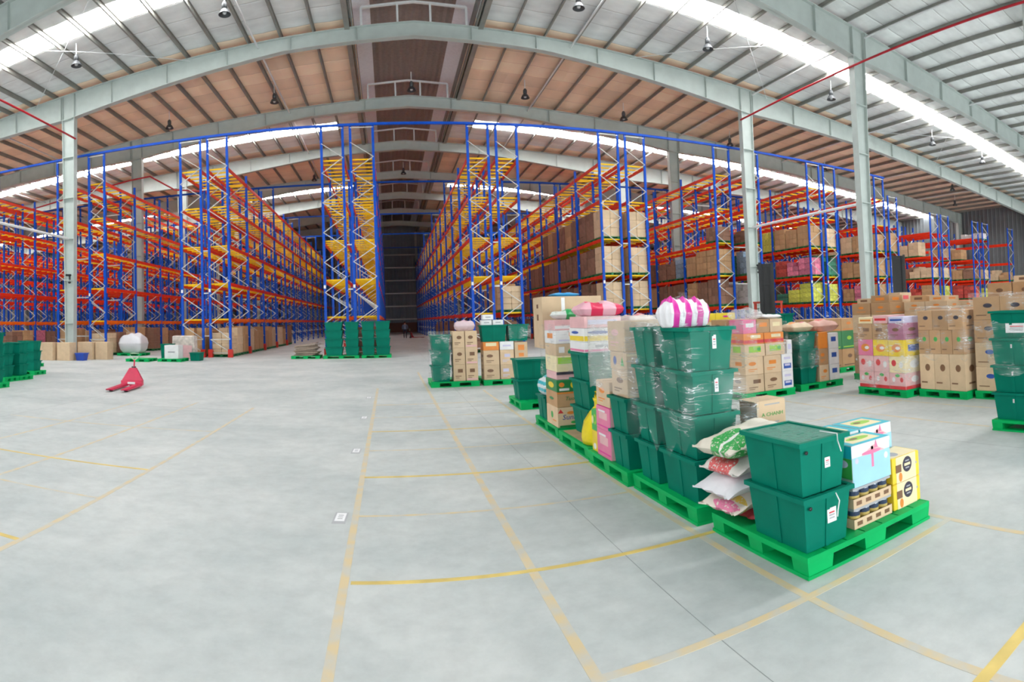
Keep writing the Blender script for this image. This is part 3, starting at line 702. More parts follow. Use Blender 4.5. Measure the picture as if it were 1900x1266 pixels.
def text(t, dims, face, u, v, s, size, m, name='print_lettering', shear=0., rot=0.):
    k = (s, size, m.name, shear)
    if k not in TXT:
        c = bpy.data.curves.new('lettering', 'FONT'); c.body = s; c.size = size; c.align_x = 'CENTER'; c.align_y = 'CENTER'; c.extrude = .0006; c.shear = shear; c.resolution_u = 2
        o = bpy.data.objects.new('tmp', c); COL.objects.link(o)
        me = bpy.data.meshes.new_from_object(o); me.materials.clear(); me.materials.append(m); TXT[k] = me
        bpy.data.objects.remove(o); bpy.data.curves.remove(c)
    sx, sy, sz = dims
    loc = {'y-': (u * sx, -sy / 2 - .0022, v * sz), 'x-': (-sx / 2 - .0022, -u * sy, v * sz), 'z+': (u * sx, v * sy, sz + .0022)}[face]
    r = {'y-': (math.pi / 2, rot, 0), 'x-': (math.pi / 2, rot, -math.pi / 2), 'z+': (0, 0, rot)}[face]
    return ob(name, TXT[k], t, loc, r)
def carton(x0, x1, y0, y1, z0, z1, label, m=M_CARD, prints=(), rz=0., name='carton', cat='carton', group=None, tape=True):
    """prints: (face, u, v, w, h, material, shape) in fractions of the face, or ('text', face, u, v, string, size, material)"""
    sx, sy, sz = round(x1 - x0, 3), round(y1 - y0, 3), round(z1 - z0, 3)
    t = thing(name, label, cat, ((x0 + x1) / 2, (y0 + y1) / 2, z0), rz, group)
    ob('box', bevelbox('box', sx - .006, sy - .006, sz - .002, .006, m), t)
    if tape and m in (M_CARD, M_CARDL): ob('tape', boxmesh('tape', -sx / 2 + .01, sx / 2 - .01, -.02, .02, 0, .001, mat('clear_brown_tape', (.56, .42, .26), .25)), t, (0, 0, sz - .002))
    d = (sx - .006, sy - .006, sz - .002)
    for p in prints:
        if p[0] == 'text': text(t, d, p[1], p[2], p[3], p[4], p[5], p[6], shear=p[7] if len(p) > 7 else 0)
        else:
            f, u, v, w, h, pm = p[:6]; W = sx if f in ('y-', 'z+') else sy; Hh = sz if f != 'z+' else sy
            decal(t, d, f, u, v, w * W * .97, h * Hh * .985, pm, p[6] if len(p) > 6 else 'rect', d=.0012 + .0006 * (p[7] if len(p) > 7 else 0))
    return t
def generic_prints(rnd, m1=C_BRN):
    f = []
    for fc in ('x-', 'y-'):
        f.append((fc, rnd.uniform(-.12, .12), .62, .42, .22, m1, rnd.choice(('oval', 'rect'))))
        f.append((fc, -.1, .3, .5, .045, m1)); f.append((fc, -.18, .2, .32, .035, m1))
    return f
def sack(x, y, z, lx, ly, h, label, m, rz=0., tilt=(0, 0), ears=True, name='sack', cat='sack', seed=1, group=None, droop=0.):
    t = thing(name, label, cat, (x, y, z), rz, group)
    rnd = random.Random(seed); nu, nv = 22, 11; b = MB(); vs = []
    ph = [rnd.uniform(0, 6) for _ in range(4)]
    def prof(a, p): return max(0, 1 - abs(a) ** p) ** (1 / p)
    for top in (1, -1):
        for j in range(nv + 1):
            for i in range(nu + 1):
                u = -1 + 2 * i / nu; v = -1 + 2 * j / nv
                t1 = prof(u, 2.6) * prof(v, 3.2)
                w = 1 + .10 * math.sin(3 * u + ph[0]) * math.cos(2 * v + ph[1]) + .05 * math.sin(7 * u + 5 * v + ph[2])
                zz = (.5 * h + .5 * h * t1 * w * .98) if top > 0 else (.5 * h - .5 * h * min(1, t1 * 1.25))
                pinch = 1 - .05 * prof(v, 2) * 0 + .06 * abs(v) ** 3 * abs(u) ** 3
                wob = .012 * math.sin(9 * v + ph[3]) * (abs(u) ** 4)
                fold = .03 * min(h, .15) / .16 * (.25 * math.sin(15 * u + 6 * v + ph[3]) * math.sin(11 * v + ph[1]) + 1) * math.sin(5.5 * u + 2.2 * v + ph[0]) * math.sin(3.1 * v - 2 * u + ph[2]) * t1
                vs.append((lx / 2 * u * pinch + wob, ly / 2 * v * pinch + .01 * math.sin(8 * u + ph[1]) * abs(v) ** 4, zz + (fold if top > 0 else 0) + tilt[0] * u + tilt[1] * v - droop * max(0, -u - .25) ** 2))
    n = (nu + 1) * (nv + 1)
    fs = [(j * (nu + 1) + i, j * (nu + 1) + i + 1, (j + 1) * (nu + 1) + i + 1, (j + 1) * (nu + 1) + i) for j in range(nv) for i in range(nu)]
    b.add(vs, fs + [tuple(n + k for k in f[::-1]) for f in fs], 0, True)
    ob('bag', b.mesh('bag', m), t)
    if ears:
        for s in (-1, 1):
            for v in (-1, 1):
                q = MB(); e = lx / 2 * s; yv = ly / 2 * v * .9; dz = tilt[0] * s - (droop * .56 if s < 0 else 0)
                q.add([(e * .96, yv * .8, h * .5), (e * 1.0, yv, h * .5), (e * 1.12, yv * 1.06, h * .55 + .01), (e * 1.02, yv * .75, h * .56),
                       (e * .96, yv * .8, h * .44), (e * 1.0, yv, h * .44), (e * 1.12, yv * 1.06, h * .5), (e * 1.02, yv * .75, h * .48)],
                      [(0, 1, 2, 3), (7, 6, 5, 4), (0, 4, 5, 1), (1, 5, 6, 2), (2, 6, 7, 3), (3, 7, 4, 0)])
                ob('tied_corner', q.mesh('tied_corner', m), t, (0, 0, dz))
    return t
def printed_sack_material(name, base, marks, rough=.45):
    """marks: list of (cx, cy, rx, ry, colour) ovals or bands in the sack's own metres"""
    m = bpy.data.materials.new(name); m.use_nodes = True; nt = m.node_tree; N = nt.nodes; L = nt.links; b = N['Principled BSDF']
    tc = N.new('ShaderNodeTexCoord'); sp = N.new('ShaderNodeSeparateXYZ'); L.new(tc.outputs['Object'], sp.inputs[0])
    n = N.new('ShaderNodeTexNoise'); n.inputs['Scale'].default_value = 14; n.inputs['Detail'].default_value = 5; L.new(tc.outputs['Object'], n.inputs['Vector'])
    base_n = N.new('ShaderNodeMixRGB'); base_n.inputs[1].default_value = (*[c * .86 for c in base], 1); base_n.inputs[2].default_value = (*base, 1); L.new(n.outputs[0], base_n.inputs[0])
    cur = base_n.outputs[0]
    for cx, cy, rx, ry, col in marks:
        def ax(o, c, r):
            s = N.new('ShaderNodeMath'); s.operation = 'SUBTRACT'; s.inputs[1].default_value = c; L.new(o, s.inputs[0])
            d = N.new('ShaderNodeMath'); d.operation = 'DIVIDE'; d.inputs[1].default_value = r; L.new(s.outputs[0], d.inputs[0])
            p = N.new('ShaderNodeMath'); p.operation = 'POWER'; p.inputs[1].default_value = 2; L.new(d.outputs[0], p.inputs[0]); return p.outputs[0]
        a = N.new('ShaderNodeMath'); a.operation = 'ADD'; L.new(ax(sp.outputs['X'], cx, rx), a.inputs[0]); L.new(ax(sp.outputs['Y'], cy, ry), a.inputs[1])
        c = N.new('ShaderNodeMath'); c.operation = 'LESS_THAN'; c.inputs[1].default_value = 1; L.new(a.outputs[0], c.inputs[0])
        nz = N.new('ShaderNodeTexNoise'); nz.inputs['Scale'].default_value = 55; L.new(tc.outputs['Object'], nz.inputs['Vector'])
        g = N.new('ShaderNodeMath'); g.operation = 'GREATER_THAN'; g.inputs[1].default_value = .40; L.new(nz.outputs[0], g.inputs[0])
        mu = N.new('ShaderNodeMath'); mu.operation = 'MULTIPLY'; L.new(c.outputs[0], mu.inputs[0]); L.new(g.outputs[0], mu.inputs[1])
        x = N.new('ShaderNodeMixRGB'); L.new(mu.outputs[0], x.inputs[0]); L.new(cur, x.inputs[1]); x.inputs[2].default_value = (*col, 1); cur = x.outputs[0]
    L.new(cur, b.inputs['Base Color']); b.inputs['Roughness'].default_value = rough
    bp = N.new('ShaderNodeBump'); bp.inputs['Strength'].default_value = .5; bp.inputs['Distance'].default_value = .02; L.new(n.outputs[0], bp.inputs['Height']); L.new(bp.outputs[0], b.inputs['Normal'])
    return m
def film(x0, x1, y0, y1, z0, z1, label, m=M_FILM, top=True, seed=3, bulge=.015, zj=.05):
    """stretch film drawn round a load: a thin closed band with wrinkles, optionally over the top"""
    rnd = random.Random(seed); b = MB(); nu, nv = 40, 12
    hx, hy = (x1 - x0) / 2, (y1 - y0) / 2; vs = []
    per = [(-1, -1), (1, -1), (1, 1), (-1, 1)]
    top_j = [rnd.uniform(0 if top else -zj, zj) for _ in range(nu)]; bot_j = [rnd.uniform(-zj, zj) for _ in range(nu)]
    for j in range(nv + 1):
        for i in range(nu):
            s = 4 * i / nu; e = int(s); f = s - e; a = per[e]; c = per[(e + 1) % 4]
            px = a[0] + (c[0] - a[0]) * f; py = a[1] + (c[1] - a[1]) * f
            o = bulge + min(.012, bulge * .6) * math.sin(7 * i + 3 * j + seed) * math.sin(2.3 * j + i)
            z = z0 + bot_j[i] + (z1 + top_j[i] - z0 - bot_j[i]) * j / nv
            vs.append((px * (hx + o), py * (hy + o), z - z0))
    fs = [(j * nu + i, j * nu + (i + 1) % nu, (j + 1) * nu + (i + 1) % nu, (j + 1) * nu + i) for j in range(nv) for i in range(nu)]
    b.add(vs, fs, 0, True)
    if top:
        c = len(b.v); b.v.append((0, 0, z1 - z0 + .02)); base = nv * nu
        for i in range(nu): b.f.append((base + i, base + (i + 1) % nu, c)); b.mi.append(0); b.sm.append(True)
    return ob('stretch_film', b.mesh('stretch_film', m), None, ((x0 + x1) / 2, (y0 + y1) / 2, z0), label=label, cat='stretch film')
def soft_pack(x, y, z, lx, ly, h, label, m, name='soft_pack', cat='pack', rz=0., seed=2, group=None):
    return sack(x, y, z, lx, ly, h, label, m, rz, ears=False, name=name, cat=cat, seed=seed, group=group)
def striped(name, c1, c2, n, axis='X', rough=.3):
    m = bpy.data.materials.new(name); m.use_nodes = True; nt = m.node_tree; N = nt.nodes; L = nt.links; b = N['Principled BSDF']
    tc = N.new('ShaderNodeTexCoord'); sp = N.new('ShaderNodeSeparateXYZ'); L.new(tc.outputs['Object'], sp.inputs[0])
    mu = N.new('ShaderNodeMath'); mu.operation = 'MULTIPLY'; mu.inputs[1].default_value = n; L.new(sp.outputs[axis], mu.inputs[0])
    fr = N.new('ShaderNodeMath'); fr.operation = 'FRACT'; L.new(mu.outputs[0], fr.inputs[0])
    gt = N.new('ShaderNodeMath'); gt.operation = 'GREATER_THAN'; gt.inputs[1].default_value = .52; L.new(fr.outputs[0], gt.inputs[0])
    mx = N.new('ShaderNodeMixRGB'); L.new(gt.outputs[0], mx.inputs[0]); mx.inputs[1].default_value = (*c1, 1); mx.inputs[2].default_value = (*c2, 1)
    L.new(mx.outputs[0], b.inputs['Base Color']); b.inputs['Roughness'].default_value = rough
    return m
M_SACKG = printed_sack_material('cream_rice_sack_green_oval', (.80, .74, .62), [(-.22, -.06, .14, .13, (.04, .38, .08)), (-.22, -.06, .10, .02, (.85, .85, .8))])
M_SACKR = printed_sack_material('white_rice_sack_red_print', (.78, .72, .68), [(-.25, 0, .10, .12, (.72, .12, .12)), (.05, .06, .1, .04, (.72, .12, .2))])
M_SACKW = printed_sack_material('white_woven_sack', (.84, .84, .88), [])
M_SACKY = printed_sack_material('cream_sack_pink_yellow_print', (.82, .74, .64), [(-.27, -.05, .035, .13, (.75, .2, .35)), (-.20, -.05, .03, .13, (.8, .55, .1))])
M_SACKD = printed_sack_material('red_mesh_sack', (.45, .05, .06), [])

# ---- the nearest pallet (totes, sacks, blue boxes, cans, yellow boxes)
pallet(2.15, 3.34, 2.48, 3.50, 'nearest green plastic pallet, under the two totes and blue boxes')
tote(2.355, 2.775, ZP, 'lower dark green tote with hanging white tag on the nearest pallet', tag=('y-', .03, .21, .075, .10), holes=True)
tote(2.345, 2.785, ZP + .375, 'upper dark green tote with small white sticker on the nearest pallet', rz=.015, tag=('y-', .03, .20, .045, .07), holes=True)
cable_tie(2.40, 2.478, .40, [(.0, .002, .115), (.015, -.012, .06), (-.01, -.02, .0), (-.015, -.02, -.04)], 'white cable tie holding the tag of the lower tote')
cable_tie(2.44, 2.506, .810, [(-.03, .1, .113), (-.02, .0, .113), (-.01, -.032, .112), (-.005, -.028, .06), (.02, -.03, -.02)], 'white cable tie on the lid of the upper tote')
rnd = random.Random(3)
b = MB(); b.lathe([(0, 0), (.044, 0), (.044, .035)], 12, 0); b.lathe([(.044, .035), (.044, .075)], 12, 1); b.lathe([(.044, .075), (.044, .108)], 12, 0); b.lathe([(.044, .108), (.042, .114), (.038, .114), (.036, .108), (0, .108)], 12, 2)
ME_TIN = b.mesh('tin', mat('blue_black_tin', (.03, .05, .10), .3), mat('gold_tin_band', (.55, .42, .12), .35), mat('bright_tin_lid', (.55, .60, .66), .25, metal=.7))
for k, z in enumerate((.15, .30)):
    t = thing('tin_tray', '%s cardboard tray of dark tins under the front blue box' % ('lower', 'upper')[k], 'tray', (2.8225, 2.675, z))
    b = MB(); b.box(-.19, .19, -.115, .115, 0, .012); b.box(-.19, .19, -.115, -.111, .012, .07); b.box(-.19, .19, .111, .115, .012, .07); b.box(-.19, -.186, -.111, .111, .012, .07); b.box(.186, .19, -.111, .111, .012, .07)
    ob('tray', b.mesh('tray', M_CARDL), t)
    for i in range(4):
        for j in range(2): ob('tin', ME_TIN, t, (-.139 + .0927 * i, -.058 + .116 * j if False else -.062 + .124 * j, .013), (0, 0, .7 * i))
    ob('shrink_lid', boxmesh('shrink_lid', -.188, .188, -.112, .112, .1305, .148, C_GREY), t)
    for i in range(4): decal(t, (.38, .23, .07), 'y-', -.36 + .24 * i, .5, .05, .03, C_BRN)
blue_prints = [('y-', 0, .36, 1, .70, C_SKY), ('y-', .02, .62, .06, .5, C_PINK, 'rect', 1), ('y-', .05, .80, .62, .20, C_ROSE, 'tri', 1), ('y-', .0, .74, .5, .10, C_PINK, 'oval', 2), ('y-', .12, .9, .10, .18, C_PINK, 'tri', 3), ('y-', -.38, .62, .09, .13, C_LAV, 'oval', 1), ('y-', .38, .55, .1, .16, C_WHITE, 'oval', 1),
               ('x-', 0, .84, 1, .3, C_CYAN), ('x-', 0, .45, 1, .48, C_GRN), ('x-', .1, .55, .5, .2, C_LAV, 'oval', 1), ('z+', 0, 0, 1, 1, C_CYAN), ('z+', .0, .02, .72, .7, C_CREAM, 'rect', 1), ('z+', .0, .05, .56, .35, C_LIME, 'oval', 2), ('z+', -.1, .05, .2, .16, C_BRN, 'oval', 3)]
carton(2.63, 3.02, 2.555, 2.79, .45, .77, 'light blue box with pink carousel print in front of the others', C_WHITE, blue_prints, name='printed_box', cat='box', tape=False)
carton(2.60, 2.975, 2.80, 3.10, .15, .47, 'lower light blue box at the back left, behind the tins', C_WHITE, blue_prints, name='printed_box', cat='box', tape=False)
carton(2.60, 2.975, 2.80, 3.10, .473, .79, 'upper light blue box at the back left, behind the upper tote', C_WHITE, blue_prints, name='printed_box', cat='box', tape=False)
carton(2.985, 3.335, 2.80, 3.10, .15, .47, 'lower light blue box at the back right, behind the yellow boxes', C_WHITE, blue_prints, name='printed_box', cat='box', tape=False)
carton(2.985, 3.335, 2.80, 3.10, .473, .79, 'upper light blue box at the back right, above the yellow boxes', C_WHITE, blue_prints, name='printed_box', cat='box', tape=False)
yel = [('y-', .0, .5, .74, 1, C_CREAM), ('y-', .04, .62, .34, .62, C_BLACK, 'oval', 2), ('y-', .04, .62, .22, .10, C_CREAM, 'rect', 3), ('y-', .04, .76, .14, .05, C_GREY, 'rect', 3), ('y-', .04, .48, .14, .05, C_GREY, 'rect', 3), ('y-', -.28, .55, .2, .3, C_BRN, 'rect', 2), ('y-', -.22, .2, .13, .36, C_ORG, 'oval', 2), ('y-', .38, .55, .05, .1, C_GREY, 'oval', 2), ('x-', 0, .5, .9, .9, C_YEL), ('z+', 0, 0, .9, .9, C_CREAM), ('z+', -.2, -.1, .35, .5, C_GREY, 'oval', 1)]
carton(3.03, 3.345, 2.555, 2.785, .15, .36, 'lower yellow coffee box with black oval on the nearest pallet', C_YEL, yel, name='printed_box', cat='box', tape=False)
carton(3.03, 3.345, 2.555, 2.785, .36, .57, 'upper yellow coffee box with black oval on the nearest pallet', C_YEL, yel, name='printed_box', cat='box', tape=False)
sack(2.50, 3.33, .152, .54, .34, .072, 'red bag squeezed at the bottom of the sack pile', M_SACKD, .1, ears=False, seed=5)
sack(2.38, 3.345, .244, .60, .36, .112, 'cream sack with pink and yellow print, second from the bottom of the pile', M_SACKY, .14, tilt=(.0, 0), seed=6, droop=.07)
sack(2.37, 3.345, .382, .64, .38, .120, 'crumpled plain white woven sack in the middle of the sack pile', M_SACKW, .08, tilt=(.0, .0), seed=7, droop=.09)
sack(2.39, 3.345, .530, .58, .36, .120, 'white rice sack with red print, second from the top of the pile', M_SACKR, .14, tilt=(.0, 0), seed=8, droop=.07)
sack(2.38, 3.345, .678, .64, .38, .165, 'cream rice sack with green oval on top of the pile', M_SACKG, .12, tilt=(.02, .0), seed=9, droop=.04)
# ---- second pallet: wall of stacked totes in film
pallet(2.10, 3.20, 3.63, 4.75, 'green plastic pallet under the tall wall of film wrapped totes')
lv4 = ['bottom', 'second', 'third', 'top']
for i in range(4):
    tote(2.33, 3.945, ZP + .38 * i, 'dark green tote, %s in the front stack of the tall tote wall' % lv4[i], rz=random.uniform(-.012, .012), tag=None if i < 2 else ('y-', .02, .25, .035, .12))
    tote(2.40, 4.49, ZP + .38 * i, 'dark green tote, %s in the rear stack of the tall tote wall' % lv4[i], rz=math.pi / 2 + random.uniform(-.012, .012), tag=None)
film(2.09, 2.685, 3.63, 4.74, .62, 1.66, 'clear stretch film round the tall tote wall', M_FILM, False, 3, .02, .12)
for i in range(3): sack(2.98, 4.05 - .02 * i, .152 + .175 * i, .40, .60, .142, ('lowest', 'middle', 'top')[i] + ' pale sack with pink print beside the tall tote wall', M_SACKR if i != 1 else M_SACKW, .1 * i, seed=20 + i)
t = thing('open_carton', 'open tan carton with green lettering lying on the pale sacks', 'carton', (2.93, 3.90, .69))
ob('carton_wall', boxmesh('carton_wall', -.15, .15, -.004, .004, 0, .24, M_CARDL), t, (.02, -.12, 0)); ob('carton_wall', boxmesh('carton_wall', -.15, .15, -.004, .004, 0, .24, M_CARD), t, (.02, .12, 0))
ob('carton_wall', boxmesh('carton_wall', -.004, .004, -.12, .12, 0, .24, M_CARD), t, (.17, 0, 0)); ob('carton_floor', boxmesh('carton_floor', -.13, .17, -.12, .12, 0, .008, M_CARDD), t)
ob('carton_top', boxmesh('carton_top', -.15, .17, -.12, .12, .236, .243, M_CARDL), t)
text(t, (.3, .248, .24), 'y-', .1, .45, 'A CHANH', .05, C_GRN)
decal(t, (.3, .248, .24), 'y-', .1, .85, .16, .012, C_GREY); decal(t, (.3, .248, .24), 'y-', .1, .12, .14, .012, C_GREY)
M_PADS = striped('magenta_white_stripes', (.84, .82, .84), (.66, .01, .33), 7.5, 'X')
t = thing('pad_pack', 'magenta and white pack in clear bag on top of the tall tote wall', 'pack', (2.31, 4.06, ZP + 1.522), .35)
for i in range(3):
    sck = sack(0, 0, 0, .2, .17, .26, 'x', M_PADS, ears=False); bag = sck.children[0]; bag.name = 'roll'; bag.parent = t; bag.location = (-.15 + .15 * i, 0, 0); bpy.data.objects.remove(sck)
b = MB(); b.lathe([(.20, .0), (.235, .05), (.24, .16), (.20, .24), (.10, .285), (.035, .31), (.05, .34)], 18); q = ob('clear_bag', b.mesh('clear_bag', M_FILM), t, (0, 0, 0)); q.scale = (1.1, .62, .95)
# ---- third pallet
pallet(2.06, 3.16, 4.79, 5.83, 'green plastic pallet under the pink boxes and two stacked totes')
for i in range(2):
    tote(2.36, 5.02, ZP + .38 * i, '%s dark green tote of the pair beside the pink boxes' % ('lower', 'upper')[i], rz=math.pi / 2, tag=('y-', .02, .2, .03, .14))
    tote(2.92, 5.02, ZP + .38 * i, '%s dark green tote at the back beside the pink boxes' % ('lower', 'upper')[i], rz=0.0, size=(.40, .42, .38))
pk = [('x-', 0, .5, 1, 1, C_PINK), ('x-', 0, .6, .6, .3, C_ROSE, 'rect', 1), ('x-', -.1, .8, .5, .08, C_WHITE, 'rect', 1), ('x-', 0, .15, .9, .06, C_MAG, 'rect', 1), ('y-', 0, .5, 1, 1, C_ROSE), ('y-', 0, .5, .6, .3, C_PINK, 'oval', 1)]
carton(2.09, 2.52, 5.235, 5.62, .15, .47, 'lower pink printed box near the yellow bag', C_PINK, pk, name='printed_box', cat='box', tape=False)
carton(2.09, 2.52, 5.235, 5.62, .47, .74, 'upper pink printed box near the yellow bag', C_MAG, pk, name='printed_box', cat='box', tape=False)
carton(2.10, 2.50, 5.25, 5.62, .74, 1.04, 'tan carton standing on the pink boxes', M_CARDL, generic_prints(rnd, C_ORG))
carton(2.10, 2.34, 5.64, 5.80, .15, .40, 'yellow box with white seal beside the pink boxes', C_YEL, [('x-', 0, .25, .5, .3, C_WHITE, 'oval')], name='printed_box', cat='box', tape=False)
carton(2.10, 2.34, 5.64, 5.80, .40, .66, 'green box with lime ring on the yellow box', C_GRN, [('x-', .15, .55, .55, .5, C_LIME, 'oval'), ('x-', .15, .55, .28, .28, C_GRN, 'oval', 1), ('x-', -.3, .5, .3, .4, C_CREAM, 'oval', 1)], name='printed_box', cat='box', tape=False)
carton(2.12, 2.62, 4.84, 5.22, .91, 1.20, 'pale film wrapped carton on the pair of totes', M_CARDL, generic_prints(rnd))
carton(2.12, 2.64, 4.84, 5.24, 1.20, 1.40, 'tan carton with green and blue stripes on the pale carton', M_CARDL, [('x-', .25, .5, .2, .5, C_GRN, 'tri'), ('x-', -.2, .5, .2, .5, C_BLU, 'oval'), ('y-', .2, .5, .3, .5, C_GRN, 'tri'), ('y-', -.2, .5, .25, .5, C_SKY, 'oval'), ('y-', 0, .85, 1, .12, C_CREAM)])
carton(2.12, 2.66, 4.86, 5.28, 1.40, 1.74, 'pale carton topping the third pallet beside the tote wall', M_CARDL, generic_prints(rnd, C_ROSE))
film(2.07, 2.70, 4.825, 5.69, .95, 1.77, 'milky film round the upper cartons of the third pallet', M_FILMW, True, 5, .01, .025)
# ---- fourth pallet: yellow bag and a tote stack
pallet(2.08, 3.18, 5.88, 6.98, 'green plastic pallet under the yellow bag')
ob('plywood_sheet', boxmesh('plywood_sheet', -.30, .30, -.45, .45, 0, .006, M_WOOD), None, (2.42, 6.45, .1505), label='thin brown board lying under the yellow bag', cat='board')
t = thing('shopping_bag', 'bright yellow tied plastic bag standing at the pallet edge', 'bag', (2.26, 6.06, .157), .3)
b = MB(); n = 14; vs = []
pr = [(.19, 0), (.205, .06), (.20, .16), (.17, .28), (.11, .40), (.055, .48), (.06, .53), (.085, .58)]
for r, z in pr:
    for k in range(n):
        a = 2 * math.pi * k / n; w = 1 + .09 * math.sin(5 * a + z * 9) * (z > .1); vs.append((r * w * math.cos(a) * .82, r * w * math.sin(a) * 1.05 - z * .10, z))
b.add(vs, [(i * n + k, i * n + (k + 1) % n, (i + 1) * n + (k + 1) % n, (i + 1) * n + k) for i in range(len(pr) - 1) for k in range(n)] + [tuple(range(n))[::-1], tuple((len(pr) - 1) * n + k for k in range(n))], 0, True)
ob('bag', b.mesh('bag', mat('yellow_plastic_bag', (.84, .66, .01), .3, bump=.5, scale=12)), t)
for s in (-1, 1):
    b = MB(); b.tube([(s * .03, -.05, .55), (s * .05, -.06, .62), (s * .03, -.04, .67)], .016, 6); ob('bag_handle', b.mesh('bag_handle', MATS['yellow_plastic_bag']), t)
for i in range(3): tote(2.45, 6.56, ZP + .38 * i + .012, 'dark green tote, %s of three behind the yellow bag' % ('bottom', 'middle', 'top')[i], size=(.44, .62, .38))
carton(2.23, 2.69, 6.30, 6.84, 1.306, 1.45, 'white box with pink edge on the three totes', C_WHITE, [('y-', 0, .2, 1, .2, C_PINK), ('x-', 0, .2, 1, .2, C_PINK), ('y-', 0, .6, .4, .25, C_GREY)], name='printed_box', cat='box', tape=False)
carton(2.23, 2.69, 6.30, 6.84, 1.45, 1.64, 'white box with yellow band and blue lettering above the three totes', C_WHITE, [('y-', 0, .25, 1, .36, C_YEL), ('x-', 0, .25, 1, .36, C_YEL), ('y-', -.1, .68, .6, .22, C_BLU, 'oval'), ('x-', -.1, .68, .5, .22, C_BLU, 'oval'), ('y-', .35, .72, .14, .22, C_YEL, 'oval')], name='printed_box', cat='box', tape=False)
M_PINKP = striped('pink_tissue_pack', (.80, .42, .50), (.72, .03, .10), 3.2, 'X')
M_GRNP = striped('green_tissue_pack', (.72, .78, .74), (.03, .42, .12), 3.6, 'X')
carton(2.23, 2.71, 6.28, 6.82, 1.64, 1.80, 'pale pink bundle under the red and pink pack', C_ROSE, [('y-', 0, .5, .8, .4, C_LAV)], name='printed_box', cat='box', tape=False)
t = soft_pack(2.48, 6.45, 1.80, .54, .38, .19, 'red and pink plastic pack with white oval on the fourth pallet', M_PINKP, seed=31)
soft_pack(2.99, 6.45, 1.665, .36, .40, .13, 'small cream and pink pack beside the red and pink pack', printed_sack_material('cream_pink_pack', (.8, .68, .60), [(0, 0, .12, .1, (.75, .25, .25))]), seed=33)
carton(2.78, 3.14, 6.2, 6.8, .15, 1.02, 'tall tan carton at the back of the fourth pallet', M_CARDL, generic_prints(rnd))
carton(2.78, 3.14, 6.2, 6.8, 1.02, 1.66, 'pale wrapped carton at the back of the fourth pallet', M_CARDL, generic_prints(rnd, C_ROSE))
# ---- fifth pallet: tall mixed carton stack with a big taped box
pallet(2.10, 3.20, 7.08, 8.22, 'green plastic pallet under the tall mixed carton stack')
sun = [('text', 'y-', .05, .5, 'Sunko', .105, C_BLU, .2), ('y-', .02, .72, .3, .16, C_ORG, 'oval'), ('y-', .15, .24, .28, .14, C_GRN, 'oval'), ('y-', 0, .06, .86, .10, C_DGRN), ('y-', -.38, .82, .22, .2, C_RED, 'tri'), ('x-', .0, .55, .2, .35, C_GRN, 'oval'), ('x-', .2, .3, .3, .06, C_ORG)]
carton(2.11, 2.46, 7.10, 7.62, .15, .45, 'tan carton with blue lettering and green band at the stack bottom', M_CARDL, sun)
carton(2.11, 2.46, 7.10, 7.62, .45, .68, 'brown carton with green scribble print above the blue lettered one', M_CARD, [('text', 'y-', .02, .55, 'Tuoi', .08, C_DGRN, .3), ('x-', 0, .5, .4, .2, C_DGRN, 'oval'), ('y-', 0, .93, 1, .1, C_ORG)])
carton(2.11, 2.46, 7.10, 7.62, .68, .86, 'green box with yellow fruit prints in the mixed stack', C_DGRN, [('y-', .2, .55, .3, .6, C_YEL, 'oval'), ('y-', .2, .55, .15, .3, C_ORG, 'oval', 1), ('y-', -.3, .6, .22, .4, C_ORG, 'oval'), ('y-', -.2, .2, .4, .2, C_WHITE), ('x-', 0, .5, .5, .5, C_YEL, 'oval')], name='printed_box', cat='box', tape=False)
carton(2.12, 2.45, 7.12, 7.60, .86, .98, 'pale rose box with dark band on the green fruit box', C_ROSE, [('y-', 0, .8, 1, .35, C_BLACK)], name='printed_box', cat='box', tape=False)
carton(2.12, 2.50, 7.10, 7.62, .98, 1.22, 'cream box with lime leaf print in the mixed stack', C_CREAM, [('y-', 0, .7, .9, .4, C_LIME), ('y-', .25, .5, .3, .5, C_GRN, 'oval', 1)], name='printed_box', cat='box', tape=False)
carton(2.12, 2.52, 7.10, 7.62, 1.22, 1.40, 'tan box with green leaf print in the mixed stack', M_CARDL, [('y-', .1, .6, .4, .5, C_GRN, 'tri'), ('y-', -.3, .5, .2, .5, C_WHITE)])
carton(2.12, 2.54, 7.10, 7.62, 1.40, 1.60, 'white box with orange logo in the mixed stack', C_WHITE, [('y-', .1, .7, .3, .3, C_ORG), ('y-', 0, .25, .8, .12, C_LAV), ('x-', 0, .6, .5, .4, C_ORG)], name='printed_box', cat='box', tape=False)
carton(2.12, 2.58, 7.12, 7.62, 1.60, 1.76, 'pale pink bundle under the green and white pack', C_ROSE, [('y-', 0, .3, 1, .3, C_WHITE)], name='printed_box', cat='box', tape=False)
soft_pack(2.44, 7.34, 1.765, .52, .36, .14, 'green and white plastic pack on the mixed stack', M_GRNP, seed=41)
t = carton(2.12, 3.02, 7.70, 8.20, 1.30, 2.14, 'large tan carton with white tape cross topping the mixed stack', M_CARDL, [('y-', -.15, .62, .06, .72, C_WHITE), ('y-', -.05, .62, .45, .09, C_WHITE, 'rect', 1), ('x-', .0, .6, .2, .12, C_BRN), ('x-', 0, .82, .2, .08, C_BRN), ('y-', .1, .2, .3, .12, C_GRN)])
carton(2.50, 3.15, 7.70, 8.18, .15, .72, 'brown carton low at the back of the mixed stack', M_CARD, generic_prints(rnd))
carton(2.40, 3.10, 7.70, 8.18, .72, 1.30, 'brown carton in the middle back of the mixed stack', M_CARD, generic_prints(rnd))
soft_pack(2.50, 7.86, 2.14, .4, .26, .06, 'flat blue plastic bundle on the large taped carton', colour('bright_blue_film', (.03, .30, .62)), seed=44)
M_BOT = striped('water_pack', (.72, .78, .80), (.05, .50, .58), 9, 'Z')
